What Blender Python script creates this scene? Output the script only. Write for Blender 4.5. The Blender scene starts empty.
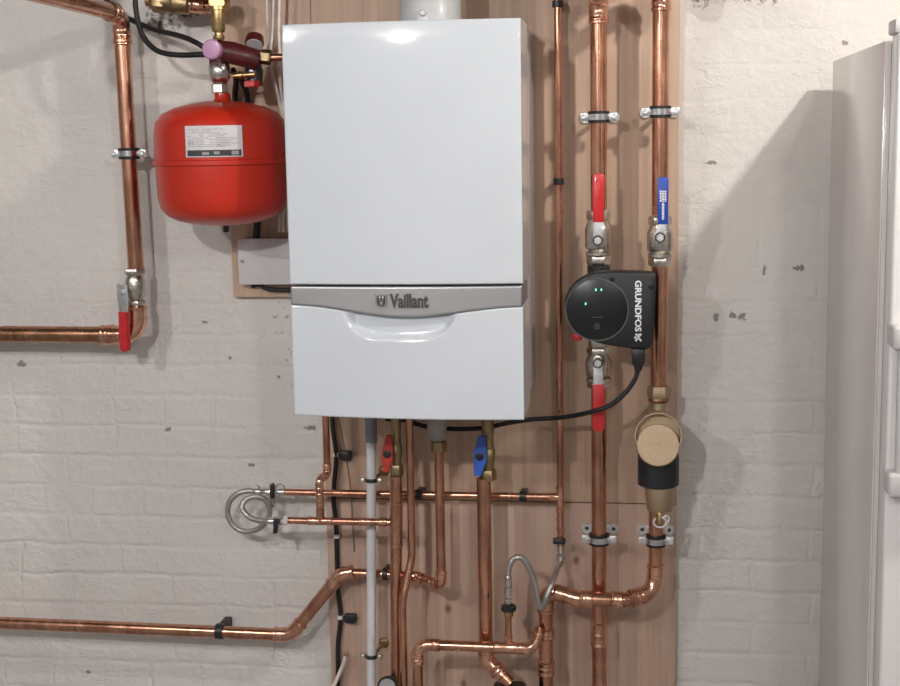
import bpy, bmesh, math, random
from mathutils import Vector, Matrix
random.seed(7)
S = bpy.context.scene
COL = S.collection
PI = math.pi
# ------------------------------------------------------------------ camera
F = 1379.6
CAM = Vector((0.6525, -2.8397, 1.6086))
RGT = Vector((0.99045, 0.13682, -0.01703))
DWN = Vector((0.00331, -0.14710, -0.98912))
FWD = Vector((-0.13783, 0.97961, -0.14615))
cam = bpy.data.cameras.new('camera'); co = bpy.data.objects.new('camera', cam); COL.objects.link(co)
cam.sensor_width = 36; cam.lens = F / 900 * 36; cam.clip_start = .05
m = Matrix((( RGT.x, -DWN.x, -FWD.x), (RGT.y, -DWN.y, -FWD.y), (RGT.z, -DWN.z, -FWD.z)))
co.matrix_world = Matrix.Translation(CAM) @ m.to_4x4()
S.camera = co
# ------------------------------------------------------------------ light
S.view_settings.view_transform = 'Standard'; S.view_settings.look = 'None'
S.view_settings.gamma = 1; S.view_settings.use_curve_mapping = False
S.view_settings.exposure = 0.13
w = bpy.data.worlds.new('world'); S.world = w; w.use_nodes = True
w.node_tree.nodes['Background'].inputs[0].default_value = (.9, .93, 1, 1)
w.node_tree.nodes['Background'].inputs[1].default_value = .15
def lamp(name, loc, power, rad, col=(1, .93, .86)):
    l = bpy.data.lights.new(name, 'POINT'); l.energy = power; l.shadow_soft_size = rad; l.color = col
    o = bpy.data.objects.new(name, l); o.location = loc; COL.objects.link(o)
lamp('lamp_by_fridge', (1.55, -1.17, 2.45), 58, .035, (1, .95, .88))
lamp('lamp_rear', (1.30, -2.95, 2.40), 32, .05, (1, .98, .97))
lamp('lamp_left', (-1.15, -2.55, 2.40), 46, .035, (1, .97, .97))
lamp('lamp_middle', (-.25, -3.10, 2.40), 84, .035, (1, .975, .98))

# ------------------------------------------------------------------ helpers
def at(px, py, Y):
    d = RGT * ((px - 450) / F) + DWN * ((py - 343) / F) + FWD
    return CAM + d * ((Y - CAM.y) / d.y)
def V(*a): return Vector(a)
def tag(o, label, cat, group=None, kind=None):
    o['label'] = label; o['category'] = cat
    if group: o['group'] = group
    if kind: o['kind'] = kind
    return o
def thing(name, label, cat, loc, group=None):
    o = bpy.data.objects.new(name, None); o.empty_display_size = .02
    o.location = loc; COL.objects.link(o)
    return tag(o, label, cat, group)
def link(name, bm, mat, off, ang=38):
    bmesh.ops.recalc_face_normals(bm, faces=bm.faces)
    me = bpy.data.meshes.new(name)
    for v in bm.verts: v.co -= off
    bm.to_mesh(me); bm.free()
    me.materials.append(mat)
    for p in me.polygons: p.use_smooth = True
    me.set_sharp_from_angle(angle=math.radians(ang))
    o = bpy.data.objects.new(name, me); COL.objects.link(o)
    return o
def part(root, name, bm, mat, sub=None, label=None, ang=38):
    o = link(name, bm, mat, Vector(root.location), ang)
    o.parent = sub or root
    if label: o['label'] = label
    return o
def single(name, bm, mat, label, cat, loc=None, group=None, ang=38, kind=None):
    if loc is None:
        c = Vector((0, 0, 0))
        for v in bm.verts: c += v.co
        loc = c / len(bm.verts)
    o = link(name, bm, mat, Vector(loc), ang); o.location = loc
    return tag(o, label, cat, group, kind)
def struct(name, bm, mat):
    o = link(name, bm, mat, Vector((0, 0, 0))); o['kind'] = 'structure'; return o
def B(): return bmesh.new()
def frame(d):
    d = Vector(d).normalized()
    a = Vector((0, 0, 1)) if abs(d.z) < .9 else Vector((1, 0, 0))
    u = d.cross(a).normalized(); return u, d.cross(u).normalized(), d
def tube(bm, pts, r, seg=20, cap=True, closed=False):
    pts = [Vector(p) for p in pts]; n = len(pts)
    rs = r if isinstance(r, (list, tuple)) else [r] * n
    rings = []; u = None
    for i, p in enumerate(pts):
        if closed: d = pts[(i + 1) % n] - pts[i - 1]
        else: d = pts[min(i + 1, n - 1)] - pts[max(i - 1, 0)]
        d.normalize()
        if u is None: u = frame(d)[0]
        else:
            u = u - d * u.dot(d)
            u = u.normalized() if u.length > 1e-6 else frame(d)[0]
        v = d.cross(u)
        rings.append([bm.verts.new(p + (u * math.cos(2 * PI * k / seg) + v * math.sin(2 * PI * k / seg)) * rs[i]) for k in range(seg)])
    for i in range(n if closed else n - 1):
        a, b = rings[i], rings[(i + 1) % n]
        for k in range(seg): bm.faces.new((a[k], a[(k + 1) % seg], b[(k + 1) % seg], b[k]))
    if cap and not closed:
        bm.faces.new(rings[0][::-1]); bm.faces.new(rings[-1])
    return bm
def lathe(bm, prof, o, ax, seg=28, closed=False):
    """prof: (height along ax, radius)"""
    u, v, d = frame(ax); o = Vector(o); rings = []
    for h, r in prof:
        if r < 1e-6: rings.append([bm.verts.new(o + d * h)])
        else: rings.append([bm.verts.new(o + d * h + (u * math.cos(2 * PI * (k + .5) / seg) + v * math.sin(2 * PI * (k + .5) / seg)) * r) for k in range(seg)])
    prs = list(zip(rings, rings[1:]))
    if closed: prs.append((rings[-1], rings[0]))
    for a, b in prs:
        if len(a) == 1 and len(b) == 1: continue
        for k in range(seg):
            k2 = (k + 1) % seg
            if len(a) == 1: bm.faces.new((a[0], b[k2], b[k]))
            elif len(b) == 1: bm.faces.new((a[k], a[k2], b[0]))
            else: bm.faces.new((a[k], a[k2], b[k2], b[k]))
    if not closed:
        if len(rings[0]) > 1: bm.faces.new(rings[0][::-1])
        if len(rings[-1]) > 1: bm.faces.new(rings[-1])
    return bm
def hexnut(bm, o, ax, r, h, ch=.12):
    return lathe(bm, [(-h / 2, r * .9), (-h / 2 + h * ch, r), (h / 2 - h * ch, r), (h / 2, r * .9)], o, ax, 6)
def box(bm, c, s, bev=.0015, rot=None, seg=2):
    r = bmesh.ops.create_cube(bm, size=1)
    vs = r['verts']
    for v in vs:
        v.co = Vector((v.co.x * s[0], v.co.y * s[1], v.co.z * s[2]))
    if bev:
        es = list({e for v in vs for e in v.link_edges})
        g = bmesh.ops.bevel(bm, geom=es, offset=bev, segments=seg, affect='EDGES', profile=.5)
        vs = list({v for f in g['faces'] for v in f.verts} | {v for v in vs if v.is_valid})
    for v in vs:
        q = v.co.copy()
        if rot is not None: q = rot @ q
        v.co = q + Vector(c)
    return bm
def prism(bm, poly, depth, bev=0, seg=2):
    """poly: list of world points; extruded by the vector depth"""
    a = [bm.verts.new(Vector(p)) for p in poly]
    b = [bm.verts.new(Vector(p) + Vector(depth)) for p in poly]
    n = len(a)
    f1 = bm.faces.new(a); f2 = bm.faces.new(b[::-1])
    for i in range(n): bm.faces.new((a[i], b[i], b[(i + 1) % n], a[(i + 1) % n]))
    if bev:
        bmesh.ops.recalc_face_normals(bm, faces=bm.faces)
        es = list(f1.edges) + list(f2.edges)
        bmesh.ops.bevel(bm, geom=es, offset=bev, segments=seg, affect='EDGES', profile=.5)
    return bm
def bend(p0, p1, p2, rad, n=10):
    d1 = (p1 - p0).normalized(); d2 = (p2 - p1).normalized()
    th = d1.angle(d2); t = rad * math.tan(th / 2)
    nv = (d2 - d1 * d2.dot(d1)).normalized(); s = p1 - d1 * t
    return [s + d1 * rad * math.sin(th * k / n) + nv * rad * (1 - math.cos(th * k / n)) for k in range(n + 1)], d1, d2
def smooth(pts, n=8):
    """Catmull-Rom through the points"""
    p = [Vector(q) for q in pts]; p = [2 * p[0] - p[1]] + p + [2 * p[-1] - p[-2]]
    out = []
    for i in range(1, len(p) - 2):
        for k in range(n):
            t = k / n
            out.append(.5 * ((2 * p[i]) + (p[i + 1] - p[i - 1]) * t + (2 * p[i - 1] - 5 * p[i] + 4 * p[i + 1] - p[i + 2]) * t * t + (3 * p[i] - p[i - 1] - 3 * p[i + 1] + p[i + 2]) * t ** 3))
    out.append(p[-2]); return out
def lip(bm, p, d, r, L=.0035):
    lathe(bm, [(-L, r * 1.12), (-L * .6, r * 1.24), (L * .6, r * 1.24), (L, r * 1.12)], p, d, 24)
def elbow(root, arc, d1, d2, r, e=None):
    e = e or r * 1.25
    bm = B()
    tube(bm, [arc[0] - d1 * e] + arc + [arc[-1] + d2 * e], r * 1.13, 24)
    lip(bm, arc[0] - d1 * e, d1, r); lip(bm, arc[-1] + d2 * e, d2, r)
    lip(bm, arc[0], d1, r * .97, .0025); lip(bm, arc[-1], d2, r * .97, .0025)
    part(root, 'elbow', bm, M['fitting'])
def run(root, pts, r, rads, mat=None):
    """straight copper sections; rad > 0 = soldered elbow, rad < 0 = the pipe itself is bent"""
    mat = mat or M['copper']; pts = [Vector(p) for p in pts]; cur = [pts[0]]
    def flush(c):
        if len(c) > 1 and (c[-1] - c[0]).length > 1e-4: part(root, 'pipe_section', tube(B(), c, r, 24), mat)
    for i in range(1, len(pts) - 1):
        rad = rads[i - 1]
        arc, d1, d2 = bend(pts[i - 1], pts[i], pts[i + 1], abs(rad))
        if rad < 0: cur += arc
        else:
            cur.append(arc[0]); flush(cur); elbow(root, arc, d1, d2, r); cur = [arc[-1]]
    cur.append(pts[-1]); flush(cur)
def coupling(root, p, d, r, L, name='coupling', mat=None):
    bm = B(); h = L / 2
    lathe(bm, [(-h, r * 1.04), (-h + .002, r * 1.22), (-h + .005, r * 1.22), (-h + .007, r * 1.13), (-.003, r * 1.13), (-.0015, r * 1.2), (.0015, r * 1.2), (.003, r * 1.13),
               (h - .007, r * 1.13), (h - .005, r * 1.22), (h - .002, r * 1.22), (h, r * 1.04)], p, d, 26)
    return part(root, name, bm, mat or M['fitting'])
def tee(root, p, d, bd, r, rb, L=None):
    L = L or r * 5; bm = B(); h = L / 2; bd = Vector(bd).normalized()
    lathe(bm, [(-h, r * 1.05), (-h + .002, r * 1.22), (-h + .005, r * 1.22), (-h + .007, r * 1.14), (h - .007, r * 1.14), (h - .005, r * 1.22), (h - .002, r * 1.22), (h, r * 1.05)], p, d, 24)
    lathe(bm, [(0, rb * 1.14), (r + rb * 1.6, rb * 1.14), (r + rb * 1.6 + .001, rb * 1.24), (r + rb * 1.6 + .005, rb * 1.24), (r + rb * 1.6 + .006, rb * 1.05)], p, bd, 24)
    return part(root, 'tee', bm, M['fitting'])
def hang(px, py, Y): return at(px, py, Y)

# ------------------------------------------------------------------ materials
M = {}
class NT:
    def __init__(s, name):
        s.m = bpy.data.materials.new(name); s.m.use_nodes = True
        s.t = s.m.node_tree; s.b = s.t.nodes['Principled BSDF']
    def n(s, typ, **kw):
        x = s.t.nodes.new(typ)
        for k, v in kw.items():
            if k.startswith('i_'):
                key = k[2:].replace('_', ' ')
                x.inputs[int(key) if key.isdigit() else key].default_value = v
            else: setattr(x, k, v)
        return x
    def l(s, a, b): s.t.links.new(a, b)
    def ramp(s, src, stops):
        r = s.n('ShaderNodeValToRGB'); e = r.color_ramp.elements
        while len(e) < len(stops): e.new(.5)
        for x, (p, c) in zip(e, stops): x.position = p; x.color = (*c, 1) if len(c) == 3 else c
        s.l(src, r.inputs[0]); return r.outputs[0]
    def coord(s, scale=(1, 1, 1), world=False):
        tc = s.n('ShaderNodeNewGeometry') if world else s.n('ShaderNodeTexCoord')
        mp = s.n('ShaderNodeMapping'); mp.inputs['Scale'].default_value = scale
        s.l(tc.outputs['Position' if world else 'Object'], mp.inputs[0]); return mp.outputs[0]
    def noise(s, vec, scale, detail=4, rough=.55, dist=0):
        x = s.n('ShaderNodeTexNoise'); x.inputs['Scale'].default_value = scale; x.inputs['Detail'].default_value = detail
        x.inputs['Roughness'].default_value = rough; x.inputs['Distortion'].default_value = dist
        s.l(vec, x.inputs['Vector']); return x.outputs['Fac']
    def math(s, op, a, b=None, c=None):
        x = s.n('ShaderNodeMath', operation=op)
        for i, q in enumerate((a, b, c)):
            if q is None: continue
            if isinstance(q, (int, float)): x.inputs[i].default_value = q
            else: s.l(q, x.inputs[i])
        return x.outputs[0]
    def mix(s, f, a, b):
        x = s.n('ShaderNodeMix', data_type='RGBA')
        for i, q in ((0, f), (6, a), (7, b)):
            if isinstance(q, (int, float)): x.inputs[i].default_value = q
            elif isinstance(q, tuple): x.inputs[i].default_value = (*q, 1)
            else: s.l(q, x.inputs[i])
        return x.outputs[2]
    def bump(s, h, strength, dist, prev=None):
        x = s.n('ShaderNodeBump'); x.inputs['Strength'].default_value = strength; x.inputs['Distance'].default_value = dist
        s.l(h, x.inputs['Height'])
        if prev: s.l(prev, x.inputs['Normal'])
        return x.outputs[0]
def plain(key, col, rough=.5, metal=0, coat=0, var=.08, vs=40, bump=0, emit=None):
    n = NT(key); v = n.coord()
    f = n.noise(v, vs)
    c2 = tuple(max(0, x * (1 - var * 2)) for x in col); c1 = tuple(min(1, x * (1 + var)) for x in col)
    n.l(n.ramp(f, [(.3, c2), (.7, c1)]), n.b.inputs['Base Color'])
    n.b.inputs['Roughness'].default_value = rough; n.b.inputs['Metallic'].default_value = metal
    n.b.inputs['Coat Weight'].default_value = coat; n.b.inputs['Coat Roughness'].default_value = .08
    if bump: n.l(n.bump(n.noise(v, vs * 4), bump, .001), n.b.inputs['Normal'])
    if emit:
        n.b.inputs['Emission Color'].default_value = (*emit[0], 1); n.b.inputs['Emission Strength'].default_value = emit[1]
    M[key] = n.m; return n
def copper(key, lo, hi, r0, r1, bs=.25):
    n = NT(key); v = n.coord(world=True); vz = n.coord((1, 1, .22), True)
    f = n.math('ADD', n.math('MULTIPLY', n.noise(vz, 60, 5), .6), n.math('MULTIPLY', n.noise(v, 14, 4), .4))
    n.l(n.ramp(f, [(.36, lo), (.62, hi)]), n.b.inputs['Base Color'])
    x = n.n('ShaderNodeMapRange'); n.l(n.noise(vz, 35, 5), x.inputs[0])
    x.inputs[1].default_value = .3; x.inputs[2].default_value = .7; x.inputs[3].default_value = r0; x.inputs[4].default_value = r1
    n.l(x.outputs[0], n.b.inputs['Roughness']); n.b.inputs['Metallic'].default_value = 1
    n.l(n.bump(n.noise(v, 130, 3), bs, .0006), n.b.inputs['Normal'])
    M[key] = n.m
copper('copper', (.42, .19, .115), (.73, .40, .27), .15, .30)
copper('copper_dark', (.30, .15, .085), (.50, .27, .16), .18, .34)
copper('fitting', (.56, .27, .17), (.90, .54, .39), .12, .28, .5)
plain('brass', (.55, .40, .19), .32, 1, 0, .12, 60, .3)
plain('brass_dull', (.36, .28, .15), .42, 1, 0, .15, 60, .3)
plain('brass_cast', (.48, .37, .245), .50, .85, 0, .05, 300, .6)
plain('chrome', (.74, .72, .70), .18, 1, 0, .1, 60, .2)
plain('nickel', (.66, .62, .56), .27, 1, 0, .15, 70, .5)
plain('zinc', (.78, .80, .80), .36, .8, 0, .1, 90, .2)
plain('steel_band', (.72, .74, .76), .2, 1, 0, .1, 60)
plain('rubber', (.009, .009, .010), .6, 0, 0, .2)
plain('black_plastic', (.016, .017, .019), .42, 0, 0, .15)
plain('pump_black', (.010, .011, .0125), .45, 0, 0, .1)
plain('display', (.006, .007, .008), .3, 0, .1, .1)
plain('grey_line', (.10, .10, .10), .5)
plain('print_white', (.78, .78, .77), .6, 0, 0, .02)
plain('red_grip', (.62, .022, .028), .38, 0, .2, .08)
plain('blue_grip', (.012, .055, .36), .38, 0, .2, .08)
plain('red_handle', (.52, .045, .03), .42, 0, .1, .08)
plain('blue_handle', (.035, .11, .48), .42, 0, .1, .08)
plain('vessel_red', (.50, .021, .006), .36, 0, .15, .04, 6)
plain('dark_red', (.075, .008, .010), .38, 0, .2, .1)
plain('purple', (.46, .22, .38), .35, 0, .3, .05, 30)
plain('white_pipe', (.62, .63, .64), .35, 0, .1, .03)
plain('grey_plastic', (.25, .265, .28), .45)
plain('pale_plastic', (.40, .37, .35), .45)
plain('white_card', (.62, .60, .60), .5, 0, .1, .03)
plain('print_black', (.03, .03, .035), .5)
plain('print_grey', (.30, .29, .29), .6)
plain('boiler_white', (.63, .67, .71), .06, 0, .25, .015, 5)
plain('boiler_side', (.62, .63, .64), .2, 0, .3, .015, 5)
plain('boiler_silver', (.47, .47, .475), .38, .75, 0, .03, 500, .05)
plain('badge_chrome', (.80, .80, .80), .16, 1, 0, .02)
plain('badge_letter', (.20, .195, .19), .28, 1, 0, .02)
plain('badge_dark', (.12, .115, .115), .3, .9)
plain('flue', (.48, .485, .49), .38, 0, .1, .04, 8)
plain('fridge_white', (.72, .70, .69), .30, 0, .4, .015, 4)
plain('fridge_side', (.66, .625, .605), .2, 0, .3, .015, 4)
plain('gasket', (.34, .32, .31), .6)
plain('handle_white', (.52, .51, .505), .4, 0, .1, .02)
plain('wire_white', (.74, .67, .59), .5)
plain('tie_white', (.7, .7, .68), .5)
plain('led_green', (.1, .6, .3), .4, emit=((.10, 1, .50), 2.2))
plain('box_white', (.60, .58, .585), .5, 0, 0, .03, 12)
plain('room_wall', (.27, .265, .26), .8, 0, 0, .1, 3)
plain('concrete', (.30, .29, .285), .8, 0, 0, .2, 5)
plain('ceiling_wood', (.28, .265, .25), .75, 0, 0, .25, 8)
# braided hose
n = NT('braid'); v = n.coord(world=True)
wv = n.n('ShaderNodeTexVoronoi'); wv.inputs['Scale'].default_value = 620; n.l(v, wv.inputs['Vector'])
n.l(n.ramp(wv.outputs['Distance'], [(.1, (.78, .76, .73)), (.7, (.34, .33, .32))]), n.b.inputs['Base Color'])
n.b.inputs['Metallic'].default_value = .9; n.b.inputs['Roughness'].default_value = .36
n.l(n.bump(wv.outputs['Distance'], .5, .0008), n.b.inputs['Normal']); M['braid'] = n.m
# plywood
def ply(key, k):
    n = NT(key); v = n.coord((1, 1, 1), True); g = n.coord((9, 9, .35), True); g2 = n.coord((60, 60, 1.4), True)
    f = n.math('ADD', n.math('MULTIPLY', n.noise(g, 1.6, 4, .55, .6), .6), n.math('MULTIPLY', n.noise(g2, 1.5, 3), .4))
    c = n.ramp(f, [(.32, tuple(x * .74 for x in k)), (.5, k), (.68, tuple(min(1, x * 1.22) for x in k))])
    kn = n.n('ShaderNodeTexVoronoi'); kn.inputs['Scale'].default_value = 1
    n.l(n.coord((9, 9, 6.5), True), kn.inputs['Vector'])
    spot = n.ramp(kn.outputs['Distance'], [(.04, (1, 1, 1)), (.085, (0, 0, 0))])
    c = n.mix(n.math('MULTIPLY', spot, .75), c, (.10, .055, .035))
    blot = n.ramp(n.noise(v, 7, 3), [(.58, (0, 0, 0)), (.72, (1, 1, 1))])
    c = n.mix(n.math('MULTIPLY', blot, .22), c, tuple(x * .5 for x in k))
    n.l(c, n.b.inputs['Base Color']); n.b.inputs['Roughness'].default_value = .55
    n.l(n.bump(f, .15, .001), n.b.inputs['Normal']); M[key] = n.m
ply('plywood', (.54, .378, .275)); ply('plywood_low', (.50, .35, .268))
plain('wood_edge', (.30, .20, .14), .7)
# painted brick wall
def brickwall():
    n = NT('painted_brick'); gp = n.n('ShaderNodeNewGeometry'); sep = n.n('ShaderNodeSeparateXYZ'); n.l(gp.outputs['Position'], sep.inputs[0])
    pos = gp.outputs['Position']
    wob = n.math('MULTIPLY', n.math('SUBTRACT', n.noise(pos, 5, 3), .5), .05)
    wob2 = n.math('MULTIPLY', n.math('SUBTRACT', n.noise(pos, 22, 3), .5), .014)
    z = n.math('ADD', n.math('ADD', n.math('SUBTRACT', sep.outputs[2], .926 - 20 * .0682), n.math('MULTIPLY', wob, .35)), wob2)
    x = n.math('ADD', n.math('ADD', n.math('ADD', sep.outputs[0], 5.03), wob), n.math('MULTIPLY', wob2, 1.5))
    cb = n.n('ShaderNodeCombineXYZ'); n.l(x, cb.inputs[0]); n.l(z, cb.inputs[1])
    br = n.n('ShaderNodeTexBrick'); n.l(cb.outputs[0], br.inputs['Vector'])
    br.offset = .5; br.squash = .5; br.squash_frequency = 3
    for k, q in (('Scale', 1), ('Mortar Size', .007), ('Mortar Smooth', 1), ('Bias', 0), ('Brick Width', .232), ('Row Height', .0682)): br.inputs[k].default_value = q
    br.inputs['Color1'].default_value = (0, 0, 0, 1); br.inputs['Color2'].default_value = (1, 1, 1, 1); br.inputs['Mortar'].default_value = (.5, .5, .5, 1)
    mort = br.outputs['Fac']
    # bricks show clearly low down, thick paint smooths them higher up
    lowz = n.n('ShaderNodeMapRange'); n.l(sep.outputs[2], lowz.inputs[0])
    for i, q in ((1, 1.0), (2, 1.45), (3, 1), (4, .28)): lowz.inputs[i].default_value = q
    patch = n.math('MULTIPLY', lowz.outputs[0], n.ramp(n.noise(pos, 4, 2), [(.30, (.35, .35, .35)), (.6, (1, 1, 1))]))
    ph = n.math('FRACT', n.math('DIVIDE', z, .0682))
    dz = n.math('MULTIPLY', n.math('MINIMUM', ph, n.math('SUBTRACT', 1, ph)), .0682)
    hr = n.n('ShaderNodeMapRange', interpolation_type='SMOOTHSTEP'); n.l(dz, hr.inputs[0])
    for i, q in ((1, 0), (2, .010), (3, 1), (4, 0)): hr.inputs[i].default_value = q
    brk = n.ramp(n.noise(pos, 7, 3), [(.36, (.1, .1, .1)), (.56, (1, 1, 1))])
    jn = n.math('MAXIMUM', n.math('MULTIPLY', n.math('MULTIPLY', hr.outputs[0], .5), n.ramp(n.noise(pos, 11, 3), [(.34, (.25, .25, .25)), (.58, (1, 1, 1))])), n.math('MULTIPLY', n.math('MULTIPLY', mort, .55), brk))
    jn = n.math('MULTIPLY', n.math('MULTIPLY', jn, patch), -1)
    tilt = n.math('MULTIPLY', n.math('MULTIPLY', br.outputs['Color'], lowz.outputs[0]), .35)
    # each course leans back a little, so its upper arris catches the light
    tilt = n.math('ADD', tilt, n.math('MULTIPLY', n.math('MULTIPLY', ph, .45), lowz.outputs[0]))
    big = n.noise(pos, 8, 5, .6); lump = n.noise(pos, 34, 5, .6); fine = n.noise(pos, 150, 4, .6)
    rid = n.math('ABSOLUTE', n.math('SUBTRACT', n.noise(n.coord((1, 1, 2.2), True), 5, 5, .55, .4), .5))
    ridge = n.math('MULTIPLY', n.ramp(rid, [(0, (1, 1, 1)), (.014, (0, 0, 0))]), brk)
    h = n.math('ADD', n.math('ADD', jn, tilt), n.math('ADD', n.math('MULTIPLY', big, 1.2), n.math('MULTIPLY', lump, .95)))
    h = n.math('ADD', h, n.math('MULTIPLY', ridge, .20))
    nb = n.bump(h, .46, .009); nb = n.bump(fine, .30, .0018, nb)
    n.l(nb, n.b.inputs['Normal'])
    base = n.ramp(n.noise(pos, 3, 4), [(.3, (.635, .602, .565)), (.7, (.70, .668, .628))])
    # flaked spots of bare grey and brown
    dirt = n.ramp(n.noise(pos, 75, 5, .65), [(.70, (0, 0, 0)), (.735, (1, 1, 1))])
    region = n.ramp(n.noise(pos, 3.2, 3), [(.52, (0, 0, 0)), (.62, (1, 1, 1))])
    mask = n.math('MULTIPLY', dirt, region)
    def blob(c, rx, rz, thr, sc=60):
        dx = n.math('DIVIDE', n.math('SUBTRACT', sep.outputs[0], c.x), rx); dz = n.math('DIVIDE', n.math('SUBTRACT', sep.outputs[2], c.z), rz)
        d = n.math('SQRT', n.math('ADD', n.math('MULTIPLY', dx, dx), n.math('MULTIPLY', dz, dz)))
        q = n.math('ADD', n.math('SUBTRACT', 1, d), n.math('MULTIPLY', n.math('SUBTRACT', n.noise(pos, sc, 4, .6), .5), thr))
        return n.ramp(q, [(.42, (0, 0, 0)), (.52, (1, 1, 1))])
    Y = .02
    spots = [((715, 317), 6, 9), ((732, 315), 9, 7), ((742, 316), 7, 9), ((22, 364), 10, 6), ((845, 43), 5, 4), ((168, 429), 8, 5), ((764, 270), 3, 9),
             ((205, 322), 6, 4), ((800, 268), 10, 6), ((88, 672), 5, 4), ((252, 465), 7, 4), ((310, 428), 12, 6), ((300, 350), 14, 16), ((712, 163), 10, 4), ((230, 358), 4, 4), ((279, 377), 4, 4)]
    for (px, py), rx, rz in spots:
        c = at(px, py, Y)
        mask = n.math('MAXIMUM', mask, blob(c, rx * .0019, rz * .0019, 1.7, 130))
    pit = n.math('MULTIPLY', blob(at(284, 345, Y), .10, .19, .5, 25), n.ramp(n.noise(pos, 95, 5, .65), [(.60, (0, 0, 0)), (.66, (1, 1, 1))]))
    pit2 = n.math('MULTIPLY', blob(at(175, 16, Y), .13, .06, 1.2, 25), n.ramp(n.noise(pos, 55, 5, .65), [(.45, (0, 0, 0)), (.6, (1, 1, 1))]))
    pit3 = n.math('MULTIPLY', blob(at(735, -8, Y), .20, .055, 1.2, 25), n.ramp(n.noise(pos, 70, 5, .65), [(.45, (0, 0, 0)), (.6, (1, 1, 1))]))
    col = n.mix(n.math('MULTIPLY', mask, .85), base, (.20, .165, .135)); col = n.mix(n.math('MULTIPLY', pit, .75), col, (.25, .16, .11))
    col = n.mix(pit2, col, (.06, .05, .042)); col = n.mix(pit3, col, (.12, .09, .07))
    n.l(col, n.b.inputs['Base Color']); n.b.inputs['Roughness'].default_value = .62
    M['painted_brick'] = n.m
brickwall()

# ------------------------------------------------------------------ room
WY = .02
X0, X1, YF, ZC = -2.3, 2.6, -4.2, 2.5
struct('wall_back', box(B(), ((X0 + X1) / 2, WY + .05, ZC / 2), (X1 - X0, .1, ZC), 0), M['painted_brick'])
struct('floor', box(B(), ((X0 + X1) / 2, (YF + WY) / 2, -.05), (X1 - X0 + .2, WY - YF + .2, .1), 0), M['concrete'])
struct('ceiling', box(B(), ((X0 + X1) / 2, (YF + WY) / 2, ZC + .05), (X1 - X0 + .2, WY - YF + .2, .1), 0), M['ceiling_wood'])
struct('wall_left', box(B(), (X0 - .05, (YF + WY) / 2, ZC / 2), (.1, WY - YF, ZC), 0), M['room_wall'])
struct('wall_right', box(B(), (X1 + .05, (YF + WY) / 2, ZC / 2), (.1, WY - YF, ZC), 0), M['room_wall'])
struct('wall_front', box(B(), ((X0 + X1) / 2, YF - .05, ZC / 2), (X1 - X0, .1, ZC), 0), M['room_wall'])

plain('shade_beam_wood', (.30, .205, .14), .75, 0, 0, .2, 14)
for x0, x1 in ((-.33, .105), (.315, .725)):  # unseen beams, added overhead to shade the top of the plywood
    struct('added_shade_beam', box(B(), ((x0 + x1) / 2, -.125, 1.956 + .09), (x1 - x0, .245, .18), .004), M['shade_beam_wood'])

# ------------------------------------------------------------------ plywood boards
def board(name, x0, x1, z0, z1, mat, label):
    single(name, box(B(), ((x0 + x1) / 2, WY / 2, (z0 + z1) / 2), (x1 - x0, WY, z1 - z0), .001), M[mat], label, 'board', ((x0 + x1) / 2, WY, z0))
bx0, bx1 = at(326, 500, 0).x, at(678, 300, 0).x
seam = at(600, 503, 0).z
board('backing_board', bx0, bx1, seam + .0012, ZC - .02, 'plywood', 'tall brown plywood board on the brick wall behind the white boiler and pump')
board('backing_board', bx0, bx1, .25, seam - .0012, 'plywood_low', 'lower plywood board under the seam, behind the bottom copper elbows')
board('backing_board', at(232, 260, 0).x, bx0 - .001, at(260, 297, 0).z, ZC - .02, 'plywood', 'small plywood board framing the white box left of the boiler')

def up(px, py, Y, py2):
    a = at(px, py, Y); a.z = at(px, py2, Y).z; return a
def text_bm(bm, s, o, u, v, h, width=None, ext=.0006, bold=.0):
    cu = bpy.data.curves.new('writing', 'FONT'); cu.body = s; cu.size = 1; cu.extrude = .01; cu.offset = bold; cu.resolution_u = 3
    ob = bpy.data.objects.new('writing', cu); COL.objects.link(ob)
    dg = bpy.context.evaluated_depsgraph_get(); me = bpy.data.meshes.new_from_object(ob.evaluated_get(dg))
    bpy.data.objects.remove(ob); bpy.data.curves.remove(cu)
    xs = [q.co.x for q in me.vertices]; ys = [q.co.y for q in me.vertices]
    x0, sx = min(xs), max(xs) - min(xs); y0, sy = min(ys), max(ys) - min(ys)
    u = Vector(u).normalized(); v = Vector(v).normalized(); nn = u.cross(v); k = h / sy; kx = (width / sx) if width else k
    vs = [bm.verts.new(Vector(o) + u * ((q.co.x - x0) * kx) + v * ((q.co.y - y0) * k) + nn * (q.co.z / .01 * ext)) for q in me.vertices]
    for p in me.polygons:
        try: bm.faces.new([vs[i] for i in p.vertices])
        except ValueError: pass
    bpy.data.meshes.remove(me); return bm

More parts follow.
